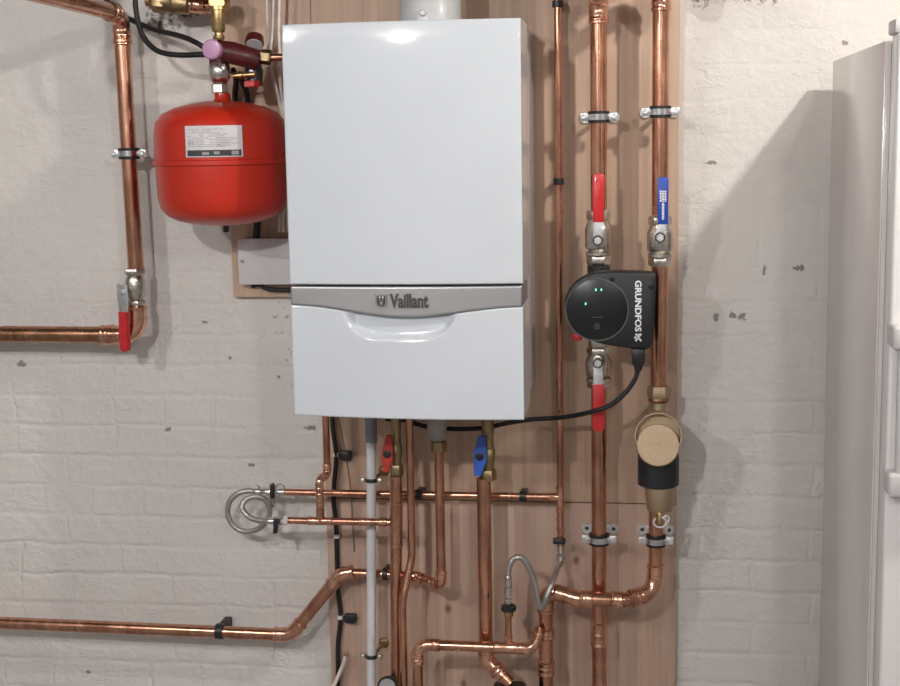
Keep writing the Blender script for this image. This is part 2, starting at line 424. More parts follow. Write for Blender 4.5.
# ------------------------------------------------------------------ boiler
BW, BH, BD, BZ = .4365, .7215, .338, 1.0985
bo = thing('boiler', 'large white gas boiler with a silver name band hanging on the plywood', 'boiler', (BW / 2, 0, BZ))
part(bo, 'casing', box(B(), (BW / 2, -.100, BZ + BH / 2 + .003), (BW - .008, .19, BH - .010), .004), M['boiler_side'])
part(bo, 'inner_frame', box(B(), (BW / 2, -.25, BZ + BH / 2), (BW - .03, .13, BH - .04), .002), M['badge_dark'])
def bow(x): return .012 * (1 - (2 * x / BW - 1) ** 2)
def panel(x0, x1, zlo, zhi, nx, nz, depth, disp=None):
    bm = B(); e = .0016; g = []
    k = .0025; wx = x1 - x0 - 2 * e
    us = [0, k / wx] + [i / (nx - 2) for i in range(1, nx - 2)] + [1 - k / wx, 1]
    vs_ = [0, None] + [j / (nz - 2) for j in range(1, nz - 2)] + [None, 1]
    for j in range(nz + 1):
        row = []
        for i in range(nx + 1):
            x = x0 + e + wx * us[i]
            a, b = zlo(x) + e, zhi(x) - e
            t = vs_[j]
            if t is None: t = k / (b - a) if j == 1 else 1 - k / (b - a)
            z = a + (b - a) * t
            y = -BD - bow(x) + (disp(x, z) if disp else 0)
            row.append(bm.verts.new((x, y, z)))
        g.append(row)
    for j in range(nz):
        for i in range(nx): bm.faces.new((g[j][i], g[j][i + 1], g[j + 1][i + 1], g[j + 1][i]))
    per = [(g[0][i], 0, -1) for i in range(nx)] + [(g[j][nx], 1, 0) for j in range(nz)] + [(g[nz][nx - i], 0, 1) for i in range(nx)] + [(g[nz - j][0], -1, 0) for j in range(nz)]
    r1 = []; r2 = []
    for vtx, ox, oz in per:
        c = vtx.co; dx, dz = ox * e, oz * e
        if abs(c.x - (x0 + e)) < 1e-6: dx = -e
        if abs(c.x - (x1 - e)) < 1e-6: dx = e
        if abs(c.z - (zlo(c.x) + e)) < 1e-6: dz = -e
        if abs(c.z - (zhi(c.x) - e)) < 1e-6: dz = e
        r1.append(bm.verts.new((c.x + dx, c.y + e, c.z + dz))); r2.append(bm.verts.new((c.x + dx, -BD + depth, c.z + dz)))
    n = len(per); rm = [bm.verts.new(v.co + V(0, .003, 0)) for v in r1]
    for i in range(n):
        k = (i + 1) % n
        bm.faces.new((per[i][0], r1[i], r1[k], per[k][0])); bm.faces.new((r1[i], rm[i], rm[k], r1[k])); bm.faces.new((rm[i], r2[i], r2[k], rm[k]))
    bm.faces.new(r2); return bm
zb = at(400, 285.6, -.345).z
zl = at(293, 305, -.338).z; zr = at(521.5, 307, -.338).z; zm = at(412, 317.5, -.35).z
def lens(x):
    t = x / BW; base = zl + (zr - zl) * t
    k = max(0, 1 - abs((t - .51) / .49)); k = k * k * (3 - 2 * k)
    return base - (base - zm) * k
part(bo, 'upper_panel', panel(0, BW, lambda x: zb + .0022, lambda x: BZ + BH, 26, 40, .148, lambda x, z: .0045 * max(0, (z - BZ - BH + .065) / .065) ** 2), M['boiler_white'], ang=60)
part(bo, 'name_band', panel(.001, BW - .002, lambda x: lens(x) + .0006, lambda x: zb - .0016, 42, 6, .13), M['boiler_silver'], ang=60)
gx0, gx1 = at(343, 315, -.34).x, at(458, 312, -.34).x
zg = at(405, 341, -.35).z
def scoop(x, z):
    t = (x - (gx0 + gx1) / 2) / ((gx1 - gx0) / 2)
    if abs(t) >= 1: return 0
    bot = lens(x) - (lens(x) - zg) * (1 - t ** 4) ** .8
    d = (z - bot) / .012
    q = max(0, min(1, d)); q = q * q * (3 - 2 * q)
    return .016 * q * min(1, (1 - abs(t)) * 5)
part(bo, 'lower_flap', panel(0, BW, lambda x: BZ - .002 - .005 * (x / BW) * (2 - x / BW), lambda x: lens(x) - .0008, 110, 60, .148, scoop), M['boiler_white'], ang=60)
# name on the band
Yb = -BD - bow(.2) - .0002
o = at(390, 308, Yb); wd = at(428.5, 308, Yb).x - o.x; ht = at(390, 293.5, Yb).z - o.z
part(bo, 'name_lettering', text_bm(B(), 'Vaillant', o, (1, 0, 0), (0, 0, 1), ht, wd, .0022, .035), M['badge_letter'])
bm = B(); c = at(381.5, 301, Yb); sx = (at(387, 301, Yb).x - at(376, 301, Yb).x) / 2; sz = sx * 1.22
def shield(k, y):
    p = [Vector((c.x - sx * k, y, c.z + sz * k)), Vector((c.x + sx * k, y, c.z + sz * k))]
    for i in range(9):
        a = -PI * i / 8; p.append(Vector((c.x + sx * k * math.cos(a), y, c.z - sz * .2 + sz * .8 * k * math.sin(a))))
    return p
prism(bm, shield(1, Yb), (0, -.0016, 0))
part(bo, 'badge_shield', bm, M['badge_dark'])
bm = B(); out = shield(1.0, Yb - .0016); inn = shield(.74, Yb - .0016); k = len(out)
vo = [bm.verts.new(p) for p in out]; vi = [bm.verts.new(p) for p in inn]; vo2 = [bm.verts.new(p + V(0, -.0012, 0)) for p in out]; vi2 = [bm.verts.new(p + V(0, -.0012, 0)) for p in inn]
for i in range(k):
    j = (i + 1) % k
    for a, b_ in ((vo, vo2), (vo2, vi2), (vi2, vi)): bm.faces.new((a[i], a[j], b_[j], b_[i]))
for dx in (-.28, .28): box(bm, (c.x + sx * dx, Yb - .0022, c.z + sz * .32), (sx * .3, .0014, sz * .7), .0003)
lathe(bm, [(0, sx * .36), (.0018, sx * .3), (.0022, 0)], (c.x, Yb - .0016, c.z - sz * .35), (0, -1, 0), 16)
part(bo, 'badge_emblem', bm, M['badge_chrome'])
# flue
fl = thing('flue_pipe', 'short pale grey flue pipe rising from the top of the white boiler', 'flue', (at(430, 10, -.19).x, -.19, 1.822))
fx = fl.location.x; fr = (at(460, 8, -.19).x - at(399, 8, -.19).x) / 2
part(fl, 'flue_tube', lathe(B(), [(0, fr * .94), (ZC - 1.822 - .002, fr * .94)], fl.location, (0, 0, 1), 40), M['flue'])
part(fl, 'flue_collar', lathe(B(), [(0, fr * 1.0), (.045, fr * 1.0), (.048, fr * .97), (.05, fr * .95)], fl.location, (0, 0, 1), 40), M['flue'])
part(fl, 'test_cap', lathe(B(), [(0, .006), (.006, .006), (.009, .004), (.009, 0)], at(423, 13, -.19 - fr), (0, -1, 0), 16), M['white_card'])

# ------------------------------------------------------------------ expansion vessel
vr = .1330; vc = V(-.3075 + vr, -.165, 0)
ztop, zbot, zs = 1.692, 1.446, at(215, 163, -.30).z
ev = thing('expansion_vessel', 'round red expansion vessel with a white data label left of the boiler', 'vessel', (vc.x, vc.y, zbot))
prof = [(0, 0)]
for i in range(1, 9):
    a = PI / 2 * i / 8; prof.append((.012 * (i / 8) ** 2 + .0 , vr * .70 * i / 8))
prof = [(0, 0), (.001, vr * .25), (.005, vr * .5), (.012, vr * .70), (.022, vr * .84), (.037, vr * .93), (.056, vr * .965), (zs - zbot - .006, vr * .985), (zs - zbot - .004, vr * 1.02), (zs - zbot + .004, vr * 1.02), (zs - zbot + .006, vr * .99)]
Ht = ztop - zbot
prof += [(Ht - .060, vr * .985), (Ht - .042, vr * .955), (Ht - .026, vr * .86), (Ht - .014, vr * .68), (Ht - .006, vr * .44), (Ht - .001, vr * .18), (Ht, 0)]
part(ev, 'tank', lathe(B(), prof, (vc.x, vc.y, zbot), (0, 0, 1), 72), M['vessel_red'], ang=50)
part(ev, 'neck', lathe(B(), [(0, .020), (.004, .0165), (.016, .0155)], V(vc.x + .006, vc.y, ztop - .002), (0, 0, 1), 24), M['vessel_red'])
part(ev, 'air_valve', lathe(B(), [(0, .006), (.014, .006), (.016, .004), (.016, 0)], (at(226, 226, -.165).x, vc.y, zbot + .002), (0, 0, -1), 16), M['black_plastic'])
# curved label
def on_tank(px, py, k=1.0):
    # point of the cylinder wall seen at this pixel
    R = vr * k; d = RGT * ((px - 450) / F) + DWN * ((py - 343) / F) + FWD
    ox, oy = CAM.x - vc.x, CAM.y - vc.y
    A = d.x ** 2 + d.y ** 2; Bq = 2 * (ox * d.x + oy * d.y); Cq = ox * ox + oy * oy - R * R
    t = (-Bq - math.sqrt(max(0, Bq * Bq - 4 * A * Cq))) / (2 * A); return CAM + d * t
a0 = math.atan2(on_tank(185.5, 141).y - vc.y, on_tank(185.5, 141).x - vc.x); a1 = math.atan2(on_tank(242.5, 141).y - vc.y, on_tank(242.5, 141).x - vc.x)
lz0, lz1 = on_tank(214, 157).z, on_tank(214, 125.5).z
def on_label(bm, u0, u1, v0, v1, k=.998, th=.0006, n=12):
    lo, hi = [], []
    for i in range(n + 1):
        a = a0 + (a1 - a0) * (u0 + (u1 - u0) * i / n); R = vr * k
        lo.append(V(vc.x + R * math.cos(a), vc.y + R * math.sin(a), lz0 + (lz1 - lz0) * v0)); hi.append(V(lo[-1].x, lo[-1].y, lz0 + (lz1 - lz0) * v1))
    def ring(P, s): return [bm.verts.new(V(vc.x + (p.x - vc.x) * s, vc.y + (p.y - vc.y) * s, p.z)) for p in P]
    s = 1 + th / vr; A, Bv, C_, D = ring(lo, 1), ring(hi, 1), ring(lo, s), ring(hi, s)
    for i in range(n):
        bm.faces.new((C_[i], C_[i + 1], D[i + 1], D[i])); bm.faces.new((A[i], A[i + 1], C_[i + 1], C_[i])); bm.faces.new((Bv[i], Bv[i + 1], D[i + 1], D[i]))
    return bm
lab = part(ev, 'data_label', on_label(B(), 0, 1, 0, 1), M['white_card'], label='white data label with a black bottom strip')
part(ev, 'label_strip', on_label(B(), .03, .97, .03, .225, 1.0025, .0003), M['print_black'], lab)
bm = B(); rr = random.Random(3)
for k in range(11):
    vv = .88 - k * .055; u = .05
    while u < .72:
        L = rr.uniform(.03, .10)
        if rr.random() < .72: on_label(bm, u, min(u + L, .74), vv, vv + .018, 1.0025, .0002, 3)
        u += L + .015
for k in range(3): on_label(bm, .06 + k * .035, .075 + k * .035, .40, .52, 1.0025, .0002, 2)
for k in range(6): on_label(bm, .55, .55 + rr.uniform(.2, .38), .60 - k * .05, .615 - k * .05, 1.0025, .0002, 4)
part(ev, 'label_print', bm, M['print_grey'], lab)
for q in ((.80, .93, .07, .19), (.30, .42, .07, .16), (.50, .60, .09, .18)): part(ev, 'strip_print', on_label(B(), *q, 1.0035, .0002, 6), M['print_grey'], lab)

# fill and safety group above the vessel
sg = thing('safety_group', 'dark red filling manifold with purple cap and brass valve above the vessel', 'valve', at(213, 95, -.165))
px = lambda n, y=100, Y=-.165: at(220 + n, y, Y).x - at(220, y, Y).x
def cy(name, x, y0, y1, hw, Y, mat, seg=28, sub=None, prof=None):
    a = at(x, y1, Y); b = up(x, y1, Y, y0); L = b.z - a.z; r = px(hw, (y0 + y1) / 2, Y)
    pr = prof or [(0, .9), (.06, 1), (.94, 1), (1, .9)]
    return part(sg, name, lathe(B(), [(h * L, q * r) for h, q in pr], a, (0, 0, 1), seg), M[mat], sub)
cy('hex_nut', 220, 84, 93, 8.6, -.165, 'nickel', 6)
cy('union_nut', 220, 63, 84, 11, -.165, 'chrome', 12, prof=[(0, .55), (.18, .85), (.4, 1), (.8, 1), (.95, .85), (1, .6)])
cy('manifold_stub', 217, 52, 66, 7.5, -.165, 'dark_red')
bm = tube(B(), [at(216, 50, -.165), at(232, 53, -.16), at(258, 60, -.14)], [.020, .022, .020], 28)
part(sg, 'manifold', bm, M['dark_red'])
part(sg, 'drain_cap', lathe(B(), [(0, .016), (.018, .0195), (.022, .0195), (.025, .017), (.026, 0)], at(216, 50.5, -.178), (-.1, -1, .05), 32), M['purple'], label='purple round cap')
cy('brass_tube', 219, 6, 40, 6.6, -.165, 'brass', 28, prof=[(0, .75), (.05, .85), (.12, .85), (.14, .6), (.22, .6), (.24, .9), (.28, 1), (.86, 1), (.88, 1.25), (1, 1.25)])
part(sg, 'brass_nut', hexnut(B(), at(265, 57, -.14), (1, 0, -.1), .015, .026), M['brass_dull'])
cg = at(254, 43, -.12)
gz = part(sg, 'pressure_gauge', lathe(B(), [(0, .017), (.012, .019), (.016, .019), (.018, .016)], cg + V(0, .008, .012), (.05, -.55, -.83), 28), M['dark_red'])
part(sg, 'gauge_face', lathe(B(), [(0, .0165), (.0012, .0165)], cg + V(0, .008, .012) + V(.05, -.55, -.83).normalized() * .0175, (.05, -.55, -.83), 28), M['white_card'], gz)
part(sg, 'drain_stub', lathe(B(), [(0, .006), (.014, .006), (.015, .008), (.02, .008), (.021, .005), (.045, .005)], at(233, 76, -.15), (1, 0, .05), 18), M['brass'])
part(sg, 'relief_body', lathe(B(), [(0, .017), (.03, .019), (.05, .014)], at(254, 86, -.12), (0, 0, 1), 20), M['badge_dark'])
part(sg, 'relief_cap', hexnut(B(), at(252, 84, -.135), (0, 0, 1), .016, .012), M['red_grip'], label='red knob')
for (xa, ya, xb, yb) in ((233, 70, 235, 102), (240, 74, 247, 102)):
    part(sg, 'drain_hose', tube(B(), smooth([at(xa, ya, -.10), at(xa + 3, ya + 10, -.05), at(xb, yb - 8, -.016), at(xb, yb + 14, -.014)]), .006, 12), M['rubber'])
cp = thing('copper_pipe', 'short thin copper pipe from the dark red manifold to the white boiler', 'pipe', at(268, 57, -.14))
part(cp, 'pipe_section', tube(B(), [at(267, 57.5, -.14), V(-.001, -.14, at(286, 57, -.14).z)], .0072, 18), M['copper'])
# brass and copper fittings at the top edge
tp = thing('copper_pipe', 'row of copper and brass fittings along the top edge above the vessel', 'pipe', at(160, 3, -.09))
part(tp, 'pipe_section', tube(B(), [at(147, 0, -.08), at(226, 8, -.08)], .0135, 24), M['copper'])
dv = (at(226, 8, -.08) - at(147, 0, -.08)).normalized()
part(tp, 'union_nut', hexnut(B(), at(160, 1, -.08), dv, .024, .03), M['brass_dull'])
part(tp, 'valve_body', lathe(B(), [(-.03, .017), (-.026, .022), (-.01, .022), (0, .026), (.012, .022), (.028, .022), (.032, .017)], at(176, 2.5, -.08), dv, 24), M['brass_dull'])
coupling(tp, at(196, 5, -.08), dv, .0145, .045)
part(tp, 'end_elbow', lathe(B(), [(-.016, .016), (-.012, .019), (.016, .019), (.02, .015)], at(219, 3, -.105), (0, 1, 0), 24), M['brass'])

# white wires beside the boiler
for i, (xs, lb) in enumerate((([267, 268, 270, 276, 283], 'leftmost thin pale wire hanging between the manifold and the boiler'), ([274, 273, 270, 277, 284], 'middle thin pale wire hanging behind the short copper pipe'), ([280, 279, 280, 281, 286], 'thin pale wire hanging closest to the boiler side'))):
    Yv = -.030 - .009 * i
    bm = tube(B(), smooth([at(x, y, Yv) for x, y in zip(xs, (-12, 30, 62, 90, 122))] + [at(xs[-1] + 1, 175, Yv), at(xs[-1] - 4 + 3 * i, 232, -.03 - .008 * i)]), .0032, 10)
    single('wire', bm, M['wire_white'], lb, 'wire', at(xs[0], 0, Yv), 'pale wires beside the boiler')
# black cables at top left
single('cable', tube(B(), smooth([at(96, -14, -.012), at(118, 12, -.012), at(150, 28, -.06), at(180, 36, -.12), at(195, 42, -.15), at(204, 47.5, -.155)]), .0054, 14), M['rubber'],
       'black cable running straight down from the top left to the purple cap', 'cable', at(206, 53, -.155), 'black cables at the purple cap')
single('cable', tube(B(), smooth([at(135, -14, -.14), at(136, 10, -.14), at(142, 34, -.145), at(156, 50, -.15), at(176, 54.8, -.155), at(204, 54.5, -.157)]), .0054, 14), M['rubber'],
       'black cable looping down then along to the purple cap', 'cable', at(207, 54, -.155), 'black cables at the purple cap')

# white box in the plywood frame
zt, zb2 = at(245, 239, -.03).z, at(245, 284, -.03).z; xl = at(239, 262, -.03).x
wb = thing('junction_box', 'flat white box on the small plywood board below the red vessel', 'box', (xl + .08, 0, zb2))
part(wb, 'box_body', box(B(), (xl + .085, -.015, (zt + zb2) / 2), (.17, .03, zt - zb2), .003), M['box_white'])
part(wb, 'box_lid', box(B(), (xl + .085, -.0325, (zt + zb2) / 2), (.172, .005, zt - zb2 + .002), .002), M['box_white'])
part(wb, 'catch', lathe(B(), [(0, .004), (.003, .004), (.004, .002), (.004, 0)], at(242, 261, -.035), (0, -1, 0), 14), M['pale_plastic'])
single('cable', tube(B(), smooth([at(252, 286, -.010), at(260, 285, -.012), at(266, 288.5, -.012), at(280, 290, -.012), at(305, 290, -.012)]), .0045, 12), M['rubber'],
       'short black cable under the white box beside the boiler', 'cable', at(262, 288, -.012))
single('cable', tube(B(), smooth([at(258, 212, -.04), at(257, 226, -.03), at(256, 239, -.025)]), .0075, 12), M['rubber'],
       'thick black cable between the red vessel and the white box', 'cable', at(257, 236, -.025))

# ------------------------------------------------------------------ clips
def ring_clip(p, r, label, group, ax=(0, 0, 1), stand=None, plate=True, face=0):
    """rubber lined steel pipe ring on a stud"""
    p = Vector(p); t = thing('pipe_clip', label, 'clip', p, group)
    part(t, 'rubber_lining', lathe(B(), [(-.0115, r + .0002), (-.0115, r + .0046), (.0115, r + .0046), (.0115, r + .0002)], p, ax, 32, True), M['rubber'])
    part(t, 'steel_band', lathe(B(), [(-.0058, r + .004), (-.0058, r + .0062), (.0058, r + .0062), (.0058, r + .004)], p, ax, 32, True), M['steel_band'])
    for s in (-1, 1):
        e = p + V(s * (r + .0125), 0, 0)
        ea = part(t, 'ear', box(B(), e, (.015, .011, .0165), .002), M['zinc'])
        part(t, 'screw', lathe(B(), [(0, .0055), (.003, .0055), (.005, .0035), (.005, 0)], e + V(s * .001, -.005, 0), (0, -1, 0), 14), M['zinc'], ea)
    wall = 0 if p.x > at(232, 260, 0).x else WY
    part(t, 'stud', tube(B(), [p + V(0, r + .004, 0), V(p.x, wall - .002, p.z)], .005, 12), M['zinc'])
    if plate:
        bp = part(t, 'base_plate', box(B(), (p.x, wall - .0025, p.z), (2 * (r + .006), .004, .016), .0015), M['zinc'])
        for s in (-1, 1):
            lg = part(t, 'lug', lathe(B(), [(0, .0115), (.004, .0115), (.005, .0105), (.005, .0045), (.003, .0045), (.003, 0)], (p.x + s * (r + .0125), wall - .0005, p.z), (0, -1, 0), 24), M['zinc'])
            part(t, 'screw', lathe(B(), [(0, .0042), (.001, .003), (.001, 0)], (p.x + s * (r + .0125), wall - .0036, p.z), (0, -1, 0), 14), M['badge_dark'], lg)
    return t
def saddle(p, r, label, group=None, ax=(0, 0, 1), L=.013, wall=0):
    """black plastic push-in clip"""
    p = Vector(p); u, v, d = frame(ax); t = thing('pipe_clip', label, 'clip', p, group)
    part(t, 'clip_ring', lathe(B(), [(-L / 2, r + .0003), (-L / 2, r + .0035), (L / 2, r + .0035), (L / 2, r + .0003)], p, ax, 24, True), M['black_plastic'])
    part(t, 'clip_foot', box(B(), (p.x, (p.y + r + .002 + wall) / 2, p.z), ((L if abs(d.x) > .5 else r * 1.6), max(.004, wall - p.y - r - .002), (L if abs(d.z) > .5 else r * 1.6)), .0008), M['black_plastic'])
    return t

# ------------------------------------------------------------------ lever ball valve
def lever_valve(x, y0, y1, Y, hw, R, col, label, lever, grip_hw, stem_y, d=1, writing=False, nut=None):
    """vertical valve body from pixel row y0 to y1; lever = (metal start row, sleeve start row, sleeve end row)"""
    a = at(x, y1, Y); L = up(x, y1, Y, y0).z - a.z; q = (at(x + hw, y0, Y) - at(x, y0, Y)).x
    t = thing('ball_valve', label, 'valve', a)
    bm = B(); lathe(bm, [(L * .19, q * .72), (L * .27, q * .74), (L * .30, q * .96), (L * .34, q * 1.04), (L * .66, q * 1.04), (L * .70, q * .98), (L * .76, q * .86), (L * .82, q * .80)], a, (0, 0, 1), 10)
    body = part(t, 'valve_body', bm, M['nickel'])
    for h0, h1 in ((0, .2), (.82, 1)):
        part(t, 'union_nut', hexnut(B(), a + V(0, 0, L * (h0 + h1) / 2), (.2, 1, 0) if False else (0, 0, 1), q * .94, L * (h1 - h0), .2), M['nickel'])
        if h0 == 0: part(t, 'collar', lathe(B(), [(0, q * .9), (.003, q), (.008, q), (.01, q * .86)], a + V(0, 0, L * .2 - .004), (0, 0, 1), 26), M['nickel'])
    yf = Y - q * 1.04
    sz = at(x, stem_y, yf).z
    part(t, 'stem', lathe(B(), [(-q * .4, .0085), (.007, .0085), (.008, .0065), (.012, .0065)], (a.x, yf, sz), (0, -1, 0), 18), M['nickel'])
    lv0, g0, g1 = lever; yl = yf - .011
    g = lambda yy, xx=lever_x.get(label, x): at(xx, yy, yl)
    p0, p1, p2 = V(a.x, yl, sz), g(g0), g(g1)
    hwm = (at(x + grip_hw, g0, yl) - at(x, g0, yl)).x
    dr = (p2 - p1).normalized(); sd = V(0, 1, 0).cross(dr).normalized()
    bm = B(); prism(bm, [p0 - dr * .010 - sd * .008, p0 - dr * .010 + sd * .008, p0 + dr * .008 + sd * .009, p1 + sd * hwm * .8, p1 + dr * .02 + sd * hwm * .8, p1 + dr * .02 - sd * hwm * .8, p1 - sd * hwm * .8, p0 + dr * .008 - sd * .009], (0, -.003, 0), .0006)
    lev = part(t, 'lever', bm, M['zinc'])
    part(t, 'washer', lathe(B(), [(0, .0105), (.0012, .0105), (.0012, 0)], p0 + V(0, -.003, 0), (0, -1, 0), 20), M['badge_dark'], lev)
    part(t, 'lever_nut', hexnut(B(), p0 + V(0, -.006, 0), (0, 1, 0), .0078, .007), M['zinc'], lev)
    bm = B(); Lg = (p2 - p1).length; poly = []
    rr2 = hwm * (.75 if not writing else .2)
    for sx_, sy_ in ((-1, 0), (1, 0)): poly.append(p1 + sd * hwm * sx_ * (.92 if d else 1))
    for k in range(7):
        an = PI * k / 6; poly.append(p2 - dr * rr2 + sd * hwm * math.cos(an) + dr * rr2 * math.sin(an))
    prism(bm, [P + V(0, .004, 0) for P in poly], (0, -.011, 0), .0018)
    gr = part(t, 'grip', bm, M[col], lev, label=('blue' if 'blue' in col else 'red') + ' lever sleeve')
    if not writing:
        c = p1 + dr * Lg * .80; c.y = yl - .0072
        part(t, 'grip_mark', tube(B(), [c + sd * .0048 * math.cos(a) + dr * .006 * math.sin(a) for a in [k * PI / 8 for k in range(9)]], .0009, 8), M[col], lev)
    return t, lev, p1, p2, dr, sd, yl - .0072
lever_x = {}
def union_stub(root, x, y0, y1, Y, hw, mat, name='union_nut'):
    a = at(x, y1, Y); L = up(x, y1, Y, y0).z - a.z; q = (at(x + hw, y0, Y) - at(x, y0, Y)).x
    return part(root, name, lathe(B(), [(0, q * .93), (.002, q), (L - .002, q), (L, q * .93)], a, (0, 0, 1), 24), M[mat])

# ------------------------------------------------------------------ right-hand risers
YA = -.08
XA = at(598.8, 300, YA).x; XB = at(659.5, 300, YA).x; RA = .0162
zpx = lambda py, x=600, Y=YA: at(x, py, Y).z
# riser A: elbow at the top runs forward under the ceiling
z_el = zpx(2)
t = thing('copper_pipe', 'copper riser from the top edge down to the red lever valve above the black pump', 'pipe', (XA, YA, zpx(222)))
run(t, [(XA, YA, zpx(209.4)), (XA, YA, z_el + .012), (XA, -.30, z_el + .012), (XA, -.30, ZC - .001)], RA, [.030, .030])
coupling(t, (XA, YA, zpx(13)), (0, 0, 1), RA, .030)
t = thing('copper_pipe', 'copper riser from the lower red lever valve down past the bottom edge', 'pipe', (XA, YA, .45))
run(t, [(XA, YA, .45), (XA, YA, zpx(388.3))], RA * .96, [])
coupling(t, (XA, YA, zpx(634)), (0, 0, 1), RA * .96, zpx(622) - zpx(646))
# riser B
t = thing('copper_pipe', 'copper riser nearest the right edge of the plywood, above the blue lever valve', 'pipe', (XB, YA, zpx(222)))
z_eb = zpx(-9)
run(t, [(XB, YA, zpx(215.7)), (XB, YA, z_eb + .012), (XB, -.30, z_eb + .012), (XB, -.30, ZC - .001)], RA, [.030, .030])
coupling(t, (XB, YA, zpx(4)), (0, 0, 1), RA, .034)
t = thing('copper_pipe', 'copper pipe between the blue lever valve and the brass dirt separator', 'pipe', (XB, YA, zpx(388)))
run(t, [(XB - .001, YA, zpx(385)), (XB, YA, zpx(266.3))], RA, [])
XB2 = at(656, 530, YA).x
YF2 = -.120
t = thing('copper_pipe', 'copper pipe with large elbows crossing in front of the riser below the dirt separator', 'pipe', (XB2, YA, zpx(600)))
c1 = V(XB2, YA, at(650, 601, YF2).z); zc = c1.z
XV = at(546, 640, -.10).x
zleft = at(557, 592, YF2).z
pa = V(XB2, YA, at(658, 514, -.125).z); pb = V(XB2, YA, zc + .012); pc = V(XB2 - .050, YF2, zc); pd = V(at(578, 600, YF2).x, YF2, zc); pe = V(XV, -.105, zleft); pf = V(XV, -.105, .45)
run(t, [pa, V(XB2, YA, zc + .004), V(XB2 - .062, YF2, zc), pd, pe, pf], RA * .93, [.040, -.03, .05, .022])
coupling(t, V(XB2 - .040, -.105, zc + .002), (-.85, -.5, -.1), RA * .95, .030)
coupling(t, V(at(585, 600, YF2).x, YF2, zc), (1, 0, 0), RA * .93, .022)
coupling(t, V(at(617, 600, YF2).x, YF2, zc), (1, 0, 0), RA * .93, .024)
coupling(t, V(XV, -.105, at(546, 633, -.105).z), (0, 0, 1), RA * .93, .022)
coupling(t, V(XV, -.105, at(546, 668, -.105).z), (0, 0, 1), RA * .93, .030)
# clips on the risers
ring_clip((XA, YA, zpx(117)), RA, 'steel ring clip on the left riser near the top, above a red lever', 'steel ring clips')
ring_clip((XB, YA, zpx(113)), RA, 'steel ring clip on the right riser near the top, above the blue lever', 'steel ring clips')
ring_clip((XA, YA, zpx(539)), RA * .96, 'steel ring clip on the riser straight below the black pump', 'steel ring clips')
ring_clip((XB2, YA, zpx(539)), RA * .93, 'steel ring clip below the brass dirt separator', 'steel ring clips')
# lever valves
lever_valve(598.5, 210, 265, YA, 13, 0, 'red_grip', 'red lever ball valve on the riser above the black pump', (222, 222, 173), 6.0, 240)
lever_x['red lever ball valve on the riser below the black pump'] = 598.5
lever_valve(598.5, 347, 388, YA, 12.5, 0, 'red_grip', 'red lever ball valve on the riser below the black pump', (372, 384, 431), 6.2, 362)
lb = 'blue lever ball valve on the riser at the right edge of the plywood'
lever_x[lb] = 663
t, lev, p1, p2, dr, sd, yg = lever_valve(659.7, 216, 266, YA, 12.5, 0, 'blue_grip', lb, (228, 224, 177), 5.6, 237, writing=True)
bm = B(); rr = random.Random(11); Lg = (p2 - p1).length
for row, (h0, h1, wl) in enumerate(((.10, .46, 0), (.48, .72, -.0045), (.48, .72, 0), (.48, .72, .0045))):
    a = h0
    while a < h1:
        b = min(h1, a + rr.uniform(.02, .05))
        q = p1 + dr * Lg * (a + b) / 2 + sd * wl
        box(bm, (q.x, yg - .0002, q.z), (.0036 if row else .0044, .0004, Lg * (b - a) * .86), 0)
        a = b + .008
part(t, 'grip_writing', bm, M['print_white'], lev)

# ------------------------------------------------------------------ pump
YP = -.165
pu = thing('circulation_pump', 'black circulation pump with a round display between two red lever valves', 'pump', (XA, YA, zpx(345)))
union_stub(pu, 598.8, 265.3, 292, YA, 11.5, 'black_plastic', 'upper_union')
union_stub(pu, 598.8, 330, 346.7, YA, 10.5, 'nickel', 'lower_union')
bm = B(); zc = at(597, 309, -.12).z
lathe(bm, [(-.03, .035), (-.025, .043), (.03, .047), (.035, .047)], (XA, YA, zc), (0, -1, 0), 36)
part(pu, 'pump_housing', bm, M['pump_black'])
ol = [(604, 272), (618, 271.6), (640, 272), (651, 273), (655, 275), (656.3, 280), (655, 310), (653.5, 335), (652.4, 344), (650, 348), (646, 349.3), (632, 348.8), (611, 346), (602, 344.2), (593, 341.5), (585, 338.5), (578, 334), (571, 326.5), (566.5, 317), (564.6, 307), (565.5, 298), (568.5, 290), (574, 283.5), (581, 278.2), (590, 274.5), (597, 272.8)]
prf = [at(x, y, YP) for x, y in ol]
part(pu, 'control_box', prism(B(), prf, (0, .045, 0), .0045, 3), M['pump_black'])
cd = at(596.8, 309.8, YP); rd = (at(628, 310, YP).x - at(565.5, 310, YP).x) / 2
part(pu, 'display', lathe(B(), [(-.001, rd * .985), (.0008, rd * .985), (.0012, rd * .97), (.0012, 0)], cd, (0, -1, 0), 56), M['display'])
part(pu, 'display_rim', lathe(B(), [(-.001, rd * .985), (.0016, rd * .985), (.0020, rd), (.0016, rd * 1.015), (-.001, rd * 1.015)], cd, (0, -1, 0), 56, True), M['grey_line'])
for x, y in ((595.8, 289.8), (601.4, 289.8), (585.6, 303.8)):
    part(pu, 'indicator_light', box(B(), at(x, y, YP - .0013), (.0022, .0006, .0042), .0004), M['led_green'])
bm = B()
lathe(bm, [(0, .0058), (.0003, .0058), (.0003, .0050), (0, .0050)], at(597, 326.3, YP - .0012), (0, -1, 0), 28, True)
box(bm, at(597, 326.3, YP - .0014), (.0016, .0004, .007), 0); box(bm, at(597, 326.3, YP - .0014), (.005, .0004, .0012), 0)
for k in range(5): box(bm, at(593.6 + k * 2.1, 317.3, YP - .0013), (.003, .0003, .0014), 0)
part(pu, 'button_print', bm, M['grey_line'])
